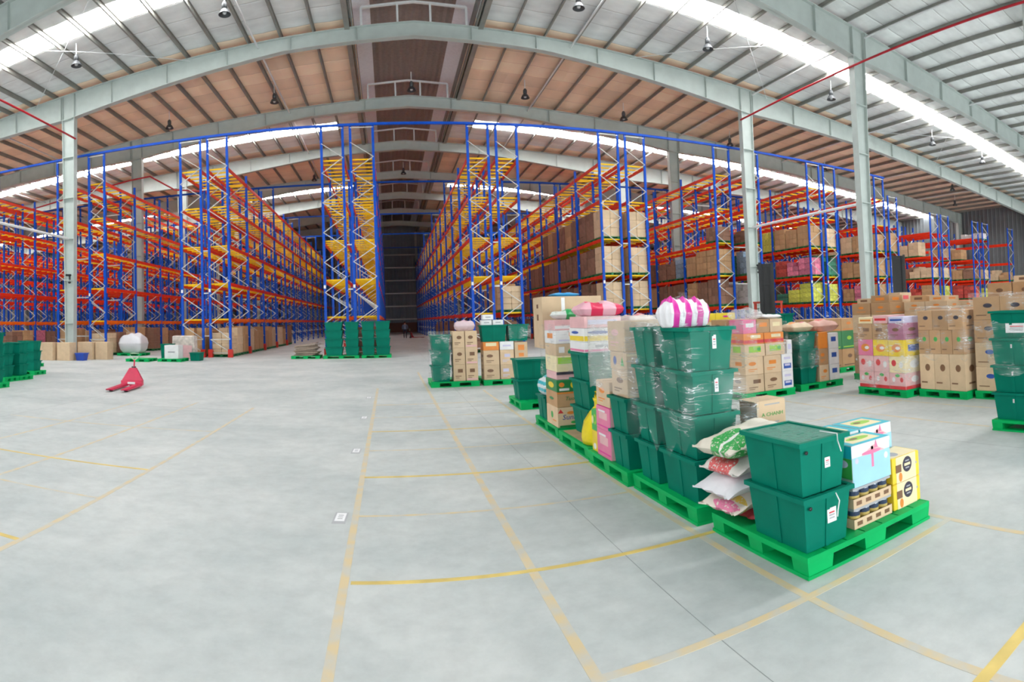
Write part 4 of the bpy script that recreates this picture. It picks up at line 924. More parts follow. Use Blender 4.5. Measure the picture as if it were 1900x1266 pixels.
tote(2.28, 7.93, ZP, 'dark green tote low at the left back of the mixed stack', size=(.34, .42, .38))
soft_pack(2.25, 7.92, .535, .26, .40, .28, 'blue and white pack wedged at the left of the mixed stack', M_BOT, seed=46)
for k in range(2):
    carton(2.52, 2.92, 7.12, 7.52, .15 + .4 * k, .55 + .4 * k, '%s brown carton right of the blue lettered one' % ('lower', 'upper')[k], M_CARD, generic_prints(rnd))
carton(2.58, 2.98, 7.12, 7.52, .95, 1.6, 'pale carton behind the white slip of paper', M_CARDL, generic_prints(rnd))
b = MB(); b.add([(-.09, 0, .02), (.02, -.02, .06), (.13, -.01, .03), (.1, -.02, -.01), (.03, -.03, -.02), (-.01, -.03, -.12), (-.05, -.02, -.06)], [tuple(range(7))]); b.add([(v[0], v[1] + .002, v[2]) for v in b.v], [tuple(range(7))[::-1]])
ob('paper_slip', b.mesh('paper_slip', M_PAPER), None, (2.44, 7.03, 1.0), label='crumpled white slip of paper hanging on the mixed stack', cat='paper')
film(2.07, 3.02, 7.06, 7.66, .88, 1.70, 'clear film round the upper boxes of the mixed stack', M_FILM, False, 9, .010, .015)
# ---- sixth pallet, far left of the row
pallet(2.18, 3.28, 9.50, 10.48, 'green plastic pallet with a pair of totes, behind the mixed stack')
for i in range(2): tote(2.50, 9.98, ZP + .41 * i, '%s dark green tote alone on the pallet behind the mixed stack' % ('lower', 'upper')[i], rz=math.pi / 2, size=(.46, .62, .41))
# ---- far pair of pallets
pallet(.93, 2.08, 13.3, 14.4, 'far green pallet with wrapped totes, left of the far pair')
pallet(2.18, 3.30, 13.3, 14.4, 'far green pallet with totes on cartons, right of the far pair')
for i in range(3): tote(1.19, 13.62, ZP + .42 * i, 'dark green tote, %s of the film wrapped far stack' % ('bottom', 'middle', 'top')[i], size=(.46, .58, .42))
film(.93, 1.44, 13.30, 13.94, .2, 1.47, 'clear film round the far green tote stack', M_FILM, True, 11, .008)
for i in range(3):
    carton(1.47, 1.76, 13.34, 13.8, .15 + .45 * i, .60 + .45 * i, '%s tall tan carton left of the far carton block' % ('lowest', 'middle', 'topmost')[i], M_CARDL, generic_prints(rnd))
    carton(1.77, 2.06, 13.34, 13.8, .15 + .45 * i, .60 + .45 * i, '%s tall tan carton right of the far carton block' % ('lowest', 'middle', 'topmost')[i], M_CARDL, generic_prints(rnd) + [('y-', 0, .1, .9, .1, C_ROSE)])
soft_pack(1.80, 13.6, 1.5, .46, .4, .28, 'pale pink bag on the far tan cartons', printed_sack_material('pale_pink_bag', (.80, .62, .66), [(0, 0, .1, .1, (.7, .4, .5))]), seed=51)
for i in range(2):
    carton(2.20, 2.58, 13.34, 13.8, .15 + .4 * i, .55 + .4 * i, '%s tan carton of the far right pallet, left column' % ('lower', 'upper')[i], M_CARDL, generic_prints(rnd))
    carton(2.60, 2.94, 13.34, 13.8, .15 + .4 * i, .55 + .4 * i, '%s speckled pale carton of the far right pallet, middle column' % ('lower', 'upper')[i], M_CARDL, generic_prints(rnd, C_LAV))
    carton(2.96, 3.28, 13.34, 13.8, .15 + .5 * i, .65 + .5 * i, '%s orange printed carton of the far right pallet, right column' % ('lower', 'upper')[i], M_CARDL, [('y-', 0, .7, .5, .3, C_ORG), ('y-', 0, .3, .4, .2, C_ORG)])
carton(2.20, 2.58, 13.34, 13.8, .95, 1.18, 'orange and white box above the far right cartons, left', C_ORG, [('y-', 0, .7, .7, .4, C_CREAM)], name='printed_box', cat='box', tape=False)
carton(2.60, 2.94, 13.34, 13.8, .95, 1.18, 'white dotted bundle above the far right cartons, middle', C_WHITE, [('y-', 0, .5, .6, .2, C_LAV)], name='printed_box', cat='box', tape=False)
tote(2.48, 13.60, 1.18, 'dark green tote on the far right cartons, left of two', rz=math.pi / 2, size=(.46, .62, .46)); tote(3.08, 13.60, 1.18, 'dark green tote on the far right cartons, right of two', rz=math.pi / 2, size=(.46, .5, .46))
film(2.815, 3.37, 13.32, 13.88, 1.25, 1.62, 'clear film round the right far tote', M_FILM, False, 12, .003, .02)
for k, (x, z) in enumerate(((2.32, 1.64), (2.60, 1.64), (2.36, 1.79))):
    carton(x - .13, x + .13, 13.45, 13.7, z, z + .14, 'small white box on the far totes, ' + ('left of two below', 'right of two below', 'the single top one')[k], C_WHITE, [('y-', 0, .5, .5, .2, C_GREY)], name='white_box', cat='box', tape=False)
# ================================================================== the right hand rows
def carton_block(x0, x1, y0, y1, z0, z1, nx, ny, nz, where, m=M_CARD, prints=None, skip_inner=True, kind='carton'):
    """cartons of one block, each a thing; only those on the faces that show"""
    wx, wy, wz = (x1 - x0) / nx, (y1 - y0) / ny, (z1 - z0) / nz
    LV = {1: [''], 2: ['lower', 'upper'], 3: ['bottom', 'middle', 'top'], 4: ['bottom', 'second', 'third', 'top'], 5: ['bottom', 'second', 'third', 'fourth', 'top']}[nz]
    for iz in range(nz):
        for iy in range(ny):
            for ix in range(nx):
                if skip_inner and ix > 1: continue
                pos = '%s row %s from the right, %s column' % (LV[iz], ORD[iy], ('front', 'inner')[min(ix, 1)])
                pr = prints(ix, iy, iz) if prints else generic_prints(rnd)
                mm = m(ix, iy, iz) if callable(m) else m
                carton(x0 + ix * wx, x0 + (ix + 1) * wx, y0 + iy * wy, y0 + (iy + 1) * wy, z0 + iz * wz, z0 + (iz + 1) * wz, '%s %s, %s' % (where, kind, pos), mm, pr, tape=mm in (M_CARD, M_CARDL))
pallet(7.50, 8.60, 5.93, 7.03, 'green plastic pallet under the red and white printed cartons')
C_MAUVE = colour('mauve_print', (.42, .16, .26))
def q1m(ix, iy, iz): return [[C_ROSE, C_ROSE, C_ROSE], [C_CREAM, C_ROSE, C_ROSE], [C_YEL, C_YEL, C_PINK], [C_MAUVE, M_CARD, M_CARD]][iz][iy % 3]
def q1p(ix, iy, iz):
    if iz == 0: return [('x-', 0, .12, 1, .2, C_RED), ('x-', -.25, .6, .2, .3, C_WHITE, 'oval'), ('x-', .25, .6, .2, .3, C_RED, 'oval'), ('x-', .0, .85, .3, .2, C_GRN, 'oval'), ('y-', 0, .12, 1, .2, C_RED), ('y-', 0, .6, .4, .4, C_WHITE, 'oval')]
    if iz == 1: return [('x-', -.2, .6, .3, .4, C_RED, 'oval'), ('x-', .25, .5, .25, .4, C_WHITE, 'oval'), ('y-', 0, .5, .5, .5, C_WHITE, 'oval')]
    if iz == 2: return [('x-', 0, .5, .6, .5, C_ORG, 'oval'), ('x-', .1, .5, .3, .2, C_WHITE, 'oval', 1), ('y-', 0, .5, .6, .4, C_BLU)]
    return generic_prints(rnd)
carton_block(7.52, 8.58, 5.95, 7.01, .15, 1.45, 2, 3, 4, 'red and white stack', q1m, q1p)
for k in range(3):
    carton(7.55, 8.05, 5.97 + .35 * k, 6.30 + .35 * k, 1.45, 1.58 + .03 * (k % 2), 'flat printed box on the red and white stack, %s from the right' % ORD[k], (C_LAV, C_ROSE, C_CREAM)[k], [('x-', 0, .5, .8, .3, (C_BLU, C_RED, C_ORG)[k])], name='printed_box', cat='box', tape=False)
film(7.5, 8.62, 5.92, 7.04, .2, 1.46, 'clear film round the red and white stack', M_FILM, False, 15, .02)
pallet(7.76, 8.86, 4.90, 5.86, 'green plastic pallet under the middle brown carton tower')
def brn(logo, txt=None):
    def f(ix, iy, iz):
        p = [('x-', .05, .62, .34, .2, logo, 'oval'), ('x-', -.2, .2, .4, .04, C_BRN), ('y-', .0, .6, .4, .2, logo, 'oval'), ('y-', 0, .2, .5, .05, C_BRN)]
        return p
    return f
carton_block(7.78, 8.60, 4.92, 5.84, .15, .84, 2, 3, 1, 'tall tan carton in middle tower', M_CARDL, brn(C_BRN), kind='')
carton_block(7.78, 8.60, 4.92, 5.84, .84, 1.30, 2, 4, 1, 'brown carton in middle tower', M_CARD, brn(C_GRN), kind='')
carton_block(7.78, 8.60, 4.92, 5.84, 1.30, 1.68, 2, 3, 1, 'upper brown carton in middle tower', M_CARD, brn(C_BLACK), kind='')
film(7.76, 8.64, 4.90, 5.86, .75, 1.72, 'clear film round the middle brown carton tower', M_FILM, True, 17, .02)
pallet(7.92, 9.02, 3.80, 4.84, 'green plastic pallet under the right brown carton tower')
carton_block(7.94, 8.80, 3.82, 4.82, .15, 1.05, 2, 2, 2, 'right tower tan', M_CARDL, brn(C_BLU))
carton_block(7.94, 8.80, 3.82, 4.82, 1.05, 1.90, 2, 2, 2, 'right tower upper brown', M_CARD, brn(C_BLACK))
film(7.92, 8.84, 3.80, 4.84, .95, 1.94, 'clear film round the right brown carton tower', M_FILM, True, 19, .02)
pallet(6.02, 7.12, 2.36, 3.46, 'green plastic pallet under the tote stack at the right edge')
for i in range(4):
    tote(6.26, 3.17, ZP + .38 * i, 'dark green tote, %s in the stack at the right picture edge' % lv4[i], tag=('x-', .0, .27, .02, .05) if i != 3 else ('x-', -.08, .14, .30, .13))
    tote(6.26, 2.66, ZP + .38 * i, 'dark green tote, %s in the cut off stack at the right picture edge' % lv4[i], size=(.40, .42, .38))
film(6.03, 6.50, 2.42, 3.47, .8, 1.5, 'clear film round the totes at the right picture edge', M_FILM, False, 21, .015)
# second row behind the towers
def rowstack(x0, x1, y0, y1, layers, where):
    pallet(x0, x1, y0, y1, 'green plastic pallet under the ' + where)
    z = ZP
    for k, (h, m, pm) in enumerate(layers):
        n = 2
        for j in range(n):
            a = y0 + (y1 - y0) * j / n; c = y0 + (y1 - y0) * (j + 1) / n
            for i in range(2):
                carton(x0 + .02 + (x1 - x0 - .04) * i / 2, x0 + .02 + (x1 - x0 - .04) * (i + 1) / 2, a + .01, c - .01, z, z + h, '%s layer carton of the %s, %s %s' % (ORD[k], where, ('near', 'far')[j], ('left', 'right')[i]), m,
                       [('x-', 0, .6, .3, .22, pm, 'oval'), ('x-', 0, .25, .5, .05, pm), ('y-', 0, .6, .3, .22, pm, 'oval'), ('y-', 0, .12, .8, .06, pm)], tape=m in (M_CARD, M_CARDL))
        z += h
    return z
rowstack(8.95, 10.05, 7.4, 8.5, [(.5, M_CARD, C_BRN), (.5, M_CARD, C_ORG), (.45, M_CARDL, C_RED), (.28, M_CARD, C_ORG)], 'stack behind the red and white stack')
rowstack(9.25, 10.35, 6.2, 7.3, [(.5, M_CARD, C_BRN), (.5, M_CARDL, C_BRN), (.5, M_CARDL, C_BLU), (.22, M_CARDL, C_ORG)], 'stack behind the middle tower')
rowstack(9.6, 10.7, 4.4, 5.5, [(.55, M_CARD, C_BRN), (.55, M_CARD, C_BLACK), (.55, M_CARD, C_RED), (.42, M_CARD, C_BRN)], 'stack behind the right tower')
rowstack(8.0, 9.1, 2.5, 3.55, [(.55, M_CARD, C_BRN), (.55, M_CARDL, C_RED), (.6, M_CARD, C_BLACK), (.42, M_CARDL, C_BRN)], 'tall stack behind the right edge totes')
# middle row: seen between the tote wall and the right hand towers
pallet(5.72, 6.84, 8.0, 9.1, 'green plastic pallet with blue and white boxes at its corner')
def s1(ix, iy, iz): return [M_CARDL, M_CARDL, M_CARD][iz]
for k in range(2):
    carton(6.56, 6.82, 8.02, 8.36, .15 + .36 * k, .51 + .36 * k, '%s white detergent box with blue panel at the pallet corner' % ('lower', 'upper')[k], C_WHITE, [('y-', 0, .3, .7, .3, C_BLU), ('y-', 0, .36, .5, .12, C_LAV, 'rect', 1), ('y-', 0, .75, .6, .14, C_LAV), ('x-', 0, .3, .7, .3, C_BLU)], name='printed_box', cat='box', tape=False)
for k in range(2):
    for j in range(2):
        carton(5.74 + .41 * j, 6.14 + .41 * j, 8.02, 8.5, .15 + .36 * k, .51 + .36 * k, '%s tan carton, %s of two left of the blue and white boxes' % (('lower', 'upper')[k], ('left', 'right')[j]), M_CARDL, generic_prints(rnd, (C_BRN, C_ORG)[k]))
for j in range(2): carton(5.74 + .46 * j, 6.19 + .46 * j, 8.02, 8.5, .87, 1.12, 'tan carton with green label, %s of two above the blue and white boxes' % ('left', 'right')[j], M_CARDL, [('y-', 0, .6, .6, .5, C_LIME), ('y-', .2, .6, .2, .3, C_GRN, 'oval', 1), ('x-', 0, .6, .5, .5, C_LIME)])
for j in range(2): carton(5.74 + .46 * j, 6.19 + .46 * j, 8.04, 8.5, 1.12, 1.34, 'orange and red box, %s of two on the middle pallet' % ('left', 'right')[j], C_ORG, [('y-', 0, .25, 1, .3, C_RED), ('y-', .1, .7, .5, .3, C_CREAM), ('x-', 0, .3, 1, .3, C_RED)], name='printed_box', cat='box', tape=False)
carton(6.71, 6.84, 8.04, 8.4, .87, 1.16, 'white and blue box beside the orange boxes', C_WHITE, [('y-', 0, .5, .6, .4, C_LAV)], name='printed_box', cat='box', tape=False)
for j in range(3): carton(5.76 + .3 * j, 6.05 + .3 * j, 8.06, 8.5, 1.34, 1.62, 'pale wrapped carton, %s of three topping the middle pallet' % ORD[j], (C_PINK, M_CARD, M_CARDL)[j], [('y-', 0, .6, .6, .3, (C_WHITE, C_ORG, C_CREAM)[j])])
soft_pack(5.98, 8.3, 1.625, .5, .40, .22, 'bunched clear white film on the middle pallet', M_FILMW, seed=61); soft_pack(6.48, 8.3, 1.625, .4, .4, .08, 'flat white pack on the middle pallet', C_WHITE, seed=62)
for j in range(2):
    for k in range(4): carton(5.74 + .54 * j, 6.27 + .54 * j, 8.56, 9.06, .15 + .37 * k, .52 + .37 * k, 'rear carton of the middle pallet, %s layer, %s' % (ORD[k], ('left', 'right')[j]), M_CARD, generic_prints(rnd))
film(5.71, 6.68, 7.99, 8.53, .90, 1.58, 'clear film round the orange boxes', M_FILM, False, 23, .01, .03)
pallet(7.06, 8.20, 8.10, 9.2, 'green plastic pallet under the wrapped totes of the middle row')
for i in range(3): tote(7.32, 8.42, ZP + .38 * i, 'dark green tote, %s of the wrapped stack in the middle row' % ('bottom', 'middle', 'top')[i], size=(.44, .58, .38))
tote(7.32, 8.985, ZP + 1.14, 'dark green tote raised at the back of the middle row', size=(.44, .44, .42)); 
for i in range(3): tote(7.32, 8.985, ZP + .38 * i, 'dark green tote, %s under the raised one in the middle row' % ('bottom', 'middle', 'upper')[i], size=(.44, .44, .38))
for k in range(3):
    carton(7.58, 7.84, 8.12, 8.6, .15 + .37 * k, .52 + .37 * k, '%s tan carton between the wrapped totes and white boxes' % ('bottom', 'middle', 'top')[k], (M_CARDL, M_CARD, C_ORG)[k], generic_prints(rnd, C_ORG), tape=False)
    carton(7.86, 8.14, 8.12, 8.6, .15 + .36 * k, .51 + .36 * k, '%s white box with blue logo right of the wrapped totes' % ('bottom', 'middle', 'top')[k], C_WHITE, [('y-', 0, .6, .5, .3, C_BLU), ('x-', 0, .5, .5, .4, C_GRN)], name='printed_box', cat='box', tape=False)
soft_pack(7.30, 8.42, 1.295, .50, .42, .2, 'orange and white snack bag on the wrapped totes', printed_sack_material('orange_snack_bag', (.82, .62, .42), [(-.08, 0, .1, .1, (.8, .3, .05)), (.12, 0, .06, .08, (.7, .1, .2))]), seed=71)
soft_pack(7.93, 8.38, 1.265, .56, .40, .26, 'red and pink snack bag on the wrapped totes', printed_sack_material('red_snack_bag', (.80, .46, .38), [(-.05, 0, .14, .12, (.72, .08, .08)), (.16, .05, .06, .06, (.75, .1, .3))]), seed=72)
film(7.07, 7.565, 8.09, 8.74, .5, 1.26, 'clear film round the wrapped totes of the middle row', M_FILM, False, 25, .0, .03)
rowstack(6.3, 7.4, 10.6, 11.7, [(.5, M_CARD, C_BRN), (.5, M_CARD, C_ORG), (.4, M_CARDL, C_PINK), (.22, C_YEL, C_MAG)], 'stack far behind the tote wall')
rowstack(9.2, 10.3, 9.6, 10.7, [(.5, M_CARD, C_BRN), (.5, C_DGRN, C_LIME), (.35, M_CARD, C_ORG)], 'stack far behind the middle row')
rowstack(11.4, 12.5, 8.2, 9.3, [(.5, M_CARD, C_BRN), (.5, M_CARDL, C_BRN), (.6, M_CARD, C_ORG), (.25, M_CARDL, C_BRN)], 'stack farthest behind the towers')

for i, (x, y, z, sx, sy, h, m, pm) in enumerate([(9.05, 7.5, 1.88, .45, .5, .18, M_CARD, C_ORG), (9.1, 8.05, 1.88, .4, .4, .12, M_CARDL, C_BRN), (9.55, 7.6, 1.88, .4, .35, .24, M_CARDL, C_RED), (9.35, 6.3, 1.87, .5, .4, .12, M_CARDL, C_ORG), (9.4, 6.8, 1.87, .5, .42, .15, M_CARD, C_BRN), (9.7, 4.5, 2.22, .6, .45, .14, M_CARDL, C_BRN)]):
    carton(x, x + sx, y, y + sy, z, z + h, 'loose flat carton topping the rear row, %s of six from the left' % ORD[i], m, [('x-', 0, .5, .5, .4, pm), ('y-', 0, .5, .5, .4, pm)])
film(7.98, 9.12, 2.48, 3.57, 1.2, 2.3, 'clear film over the tall stack behind the right edge totes', M_FILM, True, 27, .02, .04)
# ================================================================== centre and left of the hall
pallet(-2.95, -1.35, 24.9, 26.0, 'green pallet under the left pair of tall tote columns'); pallet(-1.25, .06, 24.9, 26.0, 'green pallet under the right pair of tall tote columns')
for c, (x, w) in enumerate(((-2.46, .80), (-1.66, .62), (-.95, .58), (-.30, .66))):
    for i in range(4): tote(x, 25.25, ZP + .425 * i, 'dark green tote, %s in the %s tall column before the central rack' % (lv4[i], ORD[c]), size=(w, .6, .425))
t = thing('scrap_pallet', 'low pallet heaped with flattened brown board beside the central rack', 'pallet', (-3.75, 25.6, 0))
for n, me, l in pallet_meshes(1.3, 1.1): ob(n, me, t, l)
for i in range(12): ob('board_piece', boxmesh('board_piece', -.5, .5, -.4, .4, 0, .035, M_CARDT), t, (random.uniform(-.08, .1), random.uniform(-.06, .06), .15 + .05 * i), (0, random.uniform(-.05, .0) - .012 * i, random.uniform(-.3, .3)))
# left front clutter
pallet(-11.3, -10.2, 22.6, 23.6, 'flat empty green pallet before the left racks'); 
pallet(-9.9, -8.8, 22.9, 23.9, 'green pallet with a white box before the left racks')
carton(-9.6, -8.95, 23.0, 23.6, .15, .82, 'plain white box before the left racks', C_WHITE, [('y-', 0, .5, .5, .1, C_GREY)], name='white_box', cat='box', tape=False)
tote(-9.95, 24.25, 0.0, 'dark green tote standing on the floor behind the white box', size=(.5, .6, .85)); tote(-8.45, 24.0, 0, 'dark green tote on the floor right of the white box', size=(.5, .6, .42))
t = thing('rubbish_bundle', 'white and tan paper bundle before the fourth left rack', 'bundle', (-9.5, 25.3, 0))
ob('sheet_stack', bevelbox('sheet_stack', 1.1, .5, 1.25, .05, mat('pale_paper_bundle', (.66, .58, .52), .7, var=.3, scale=5)), t); ob('loose_sheet', boxmesh('loose_sheet', -.3, .3, -.004, .004, 0, .7, C_ROSE), t, (.1, -.26, .05), (.05, .1, 0))
for k, (x0, x1, y) in enumerate(((-15.5, -14.7, 21.9), (-14.6, -13.9, 22.1))):
    carton(x0, x1, y, y + .6, 0, .95, 'large pale carton standing on the floor %s the left column' % ('farther left of', 'just left of')[k], M_CARDL, [])
carton(-14.2, -13.4, 23.3, 23.9, 0, .95, 'large pale carton on the floor just right of the left column', M_CARDL, []); carton(-13.35, -12.7, 23.5, 24.1, 0, .95, 'large pale carton on the floor farther right of the left column', M_CARDL, [])
t = thing('blue_bin', 'small blue bin on the floor before the pale cartons', 'bin', (-13.55, 22.6, 0)); b = MB(); b.taper(.36, .36, .46, .46, 0, .38); b.box(-.25, .25, -.25, .25, .36, .40); ob('body', b.mesh('body', colour('blue_bin_plastic', (.02, .08, .5))), t)
sack(-13.3, 27.6, .15, 1.3, 1.1, 1.2, 'big white bulk bag on a pallet beside the fifth left rack', M_SACKW, ears=False, name='bulk_bag', cat='bag', seed=81)
pallet(-14.0, -12.6, 27.0, 28.2, 'green pallet under the big white bulk bag')
for i, (x, y) in enumerate(((-10.6, 12.9), (-10.6, 13.6), (-11.3, 15.3))):
    pallet(x - .55, x + .55, y - .33, y + .33, 'green pallet under the %s left edge tote stack' % ORD[i])
    for k in range(3): tote(x + .12, y, ZP + .37 * k, '%s dark green tote of the %s stack at the left picture edge' % (('bottom', 'middle', 'top')[k], ORD[i]), rz=math.pi / 2, size=(.44, .66, .37))
pallet(-10.0, -9.2, 11.0, 11.7, 'green pallet corner showing at the left picture edge')
for k in range(4): tote(-9.62, 11.35, ZP + .37 * k, '%s dark green tote of the nearest stack cut by the left edge' % lv4[k], size=(.6, .6, .37))
pallet(-14.0, -12.9, 17.5, 18.6, 'green pallet under the mixed pink and brown packs at left')
for k in range(2): carton(-13.95 + .55 * k, -13.43 + .55 * k, 17.55, 18.1, .15, .62, '%s brown carton under the pink packs at left' % ('left', 'right')[k], M_CARD, generic_prints(rnd))
soft_pack(-13.7, 17.8, .63, .5, .45, .3, 'pink and white pack on the left brown carton', M_PINKP, seed=91); soft_pack(-13.15, 17.8, .63, .5, .45, .26, 'red pack on the right brown carton at left', printed_sack_material('red_left_pack', (.6, .08, .10), [(0, 0, .1, .1, (.8, .7, .7))]), seed=92)
soft_pack(-13.4, 18.38, .152, .9, .36, .75, 'milky wrapped pack behind the pink packs at left', M_FILMW, seed=93)
# people
def skinned(name, joints, bones, parent, m):
    me = bpy.data.meshes.new(name); me.from_pydata([j[0] for j in joints], bones, []); me.materials.append(m)
    o = ob(name, me, parent); md = o.modifiers.new('skin', 'SKIN'); sv = me.skin_vertices[0].data
    for i, j in enumerate(joints): sv[i].radius = (j[1], j[2] if len(j) > 2 else j[1])
    sv[0].use_root = True
    o.modifiers.new('sub', 'SUBSURF').levels = 1; o.modifiers['sub'].render_levels = 2
    return o
def body_material(name, shirt, trousers, skin=(.45, .27, .19)):
    m = bpy.data.materials.new(name); m.use_nodes = True; N = m.node_tree.nodes; L = m.node_tree.links; b = N['Principled BSDF']
    tc = N.new('ShaderNodeTexCoord'); sp = N.new('ShaderNodeSeparateXYZ'); L.new(tc.outputs['Object'], sp.inputs[0])
    r = N.new('ShaderNodeValToRGB'); r.color_ramp.interpolation = 'CONSTANT'; e = r.color_ramp.elements
    d = N.new('ShaderNodeMath'); d.operation = 'DIVIDE'; d.inputs[1].default_value = 2.0; L.new(sp.outputs['Z'], d.inputs[0]); L.new(d.outputs[0], r.inputs[0])
    e[0].position = 0; e[0].color = (.03, .03, .03, 1); e[1].position = .045; e[1].color = (*trousers, 1)
    for p, c in ((.48, shirt), (.735, skin)): x = e.new(p); x.color = (*c, 1)
    L.new(r.outputs[0], b.inputs['Base Color']); b.inputs['Roughness'].default_value = .8
    return m
def person(x, y, rz, label, shirt, trousers, hold=True):
    t = thing('person', label, 'person', (x, y, 0), rz)
    J = [((0, 0, .95), .15, .11), ((0, 0, 1.18), .15, .10), ((0, 0, 1.40), .17, .10), ((0, .0, 1.50), .06), ((0, .01, 1.60), .085, .095), ((0, .01, 1.72), .06, .07),
         ((-.09, .02, .90), .085), ((-.10, .16, .50), .06), ((-.10, .10, .08), .045), ((-.10, .22, .04), .04), ((.09, -.02, .90), .085), ((.10, .02, .50), .06), ((.10, -.24, .12), .045), ((.10, -.14, .04), .04),
         ((-.20, 0, 1.40), .06), ((-.25, .02, 1.13), .045), ((-.22, .22, 1.0), .035), ((-.21, .28, .98), .03), ((.20, 0, 1.40), .06), ((.25, -.04, 1.13), .045), ((.23, .10, .92), .035), ((.22, .15, .88), .03)]
    Bn = [(0, 1), (1, 2), (2, 3), (3, 4), (4, 5), (0, 6), (6, 7), (7, 8), (8, 9), (0, 10), (10, 11), (11, 12), (12, 13), (2, 14), (14, 15), (15, 16), (16, 17), (2, 18), (18, 19), (19, 20), (20, 21)]
    skinned('body', J, Bn, t, body_material(label[:18], shirt, trousers))
    b = MB(); b.lathe([(0.0, .13), (.06, .12), (.092, .07), (.10, .02), (.095, -.02)], 14, 0, (0, -.005, 1.67)); ob('hair', b.mesh('hair', mat('black_hair', (.015, .012, .012), .6)), t)
    return t
person(1.45, 53.0, math.pi, 'person in grey blue shirt walking in the central aisle', (.16, .20, .30), (.03, .03, .05))
def pallet_jack(x, y, rz, label, hand=1.2, m=None):
    m = m or mat('crimson_jack_paint', (.62, .012, .07), .35)
    t = thing('pallet_jack', label, 'pallet jack', (x, y, 0), rz)
    for s in (-1, 1):
        b = MB(); b.hexa([(s * .19 - .08, -1.15, .05), (s * .19 + .08, -1.15, .05), (s * .19 + .08, 0, .04), (s * .19 - .08, 0, .04), (s * .19 - .06, -1.2, .085), (s * .19 + .06, -1.2, .085), (s * .19 + .08, 0, .11), (s * .19 - .08, 0, .11)]); ob('fork', b.mesh('fork', m), t)
        b = MB(); b.lathe([(0, -.04), (.04, -.04), (.04, .04), (0, .04)], 12); ob('fork_wheel', b.mesh('fork_wheel', M_BLACK), t, (s * .19, -1.0, .04), (0, math.pi / 2, 0))
    b = MB(); b.box(-.28, .28, -.06, .10, .06, .2); b.hexa([(-.28, .0, .2), (.28, .0, .2), (.28, .10, .2), (-.28, .10, .2), (-.09, .06, .56), (.09, .06, .56), (.09, .14, .56), (-.09, .14, .56)]); ob('head', b.mesh('head', m), t)
    ob('nameplate', boxmesh('nameplate', -.1, .1, -.004, 0, 0, .06, C_WHITE), t, (0, -.062, .1))
    b = MB(); b.tube([(0, .16, .1), (0, .16, .6)], .06, 10); ob('pump', b.mesh('pump', M_DKGREY), t)
    b = MB(); b.lathe([(0, -.03), (.09, -.03), (.09, .03), (0, .03)], 14); 
    w = b.mesh('steer_wheel', M_BLACK)
    for s in (-1, 1): ob('steer_wheel', w, t, (s * .07, .16, .09), (0, math.pi / 2, 0))
    b = MB(); b.tube([(0, .16, .5), (0, .22, hand - .18)], .02, 8); ob('handle_shaft', b.mesh('handle_shaft', m), t)
    b = MB(); b.tube([(0, .22, hand - .2), (-.12, .23, hand - .1), (-.12, .24, hand), (.12, .24, hand), (.12, .23, hand - .1), (0, .22, hand - .2)], .016, 8); ob('handle_loop', b.mesh('handle_loop', colour('pale_green_grip', (.45, .62, .42))), t)
    return t
pallet_jack(-6.42, 13.2, .12, 'crimson hand pallet jack parked on the open floor at left', .98)
pallet_jack(2.1, 53.2, math.pi / 2 + .3, 'small dark red pallet jack pulled behind the walking person', 1.0, mat('dark_red_jack', (.3, .01, .02), .4))
# ------------------------------------------------------------------ forklifts
def forklift(x, y, rz, label, mast_h, bodycol, scale=1.0):
    t = thing('reach_truck', label, 'forklift', (x, y, 0), rz)
    for s in (-1, 1):
        b = MB(); b.box(s * .24 - .05, s * .24 + .05, -.08, .08, .05, mast_h); b.box(s * .17 - .03, s * .17 + .03, -.05, .05, .1, mast_h - .1); ob('mast_rail', b.mesh('mast_rail', M_BLACK), t)
        b = MB(); b.hexa([(s * .2 - .05, -1.1, .12), (s * .2 + .05, -1.1, .12), (s * .2 + .05, -.1, .12), (s * .2 - .05, -.1, .12), (s * .2 - .05, -1.1, .14), (s * .2 + .05, -1.1, .14), (s * .2 + .05, -.1, .16), (s * .2 - .05, -.1, .16)]); ob('fork', b.mesh('fork', M_DKGREY), t)
        b = MB(); b.box(s * .5 - .1, s * .5 + .1, -.9, .9, .08, .28); ob('outrigger', b.mesh('outrigger', bodycol), t)
        b = MB(); b.lathe([(0, -.06), (.14, -.06), (.14, .06), (0, .06)], 14); ob('wheel', b.mesh('wheel', M_BLACK), t, (s * .5, -.75, .14), (0, math.pi / 2, 0))
    for z in (.6, 1.8, 3.0, mast_h - .1):
        if z < mast_h: ob('mast_crossbar', boxmesh('mast_crossbar', -.26, .26, .03, .1, -.06, .06, M_BLACK), t, (0, 0, z))
    ob('mast_screen', boxmesh('mast_screen', -.2, .2, .06, .075, .4, mast_h - .15, M_BLACK), t)
    b = MB(); b.tube([(0, .14, .3), (0, .14, mast_h - .3)], .06, 8); ob('lift_cylinder', b.mesh('lift_cylinder', M_DKGREY), t)
    b = MB(); b.box(-.6, .6, .3, 1.5, .12, .95); b.hexa([(-.6, .9, .95), (.6, .9, .95), (.6, 1.5, .95), (-.6, 1.5, .95), (-.5, 1.0, 1.3), (.5, 1.0, 1.3), (.5, 1.45, 1.3), (-.5, 1.45, 1.3)]); ob('body', b.mesh('body', bodycol), t)
    b = MB()
    for sx in (-.52, .52):
        for yy in (.4, 1.35): b.bar((sx, yy, .95), (sx, yy, 2.15), .07, .07)
    b.box(-.58, .58, .34, 1.42, 2.12, 2.2); ob('overhead_guard', b.mesh('overhead_guard', bodycol), t)
    ob('seat', bevelbox('seat', .5, .45, .5, .06, M_BLACK), t, (.1, .75, .9))
    return t
RT = mat('red_truck_paint', (.62, .05, .02), .4)
forklift(19.6, 15.6, -.85, 'dark tall mast reach truck before the ninth right rack', 4.35, M_DKGREY)
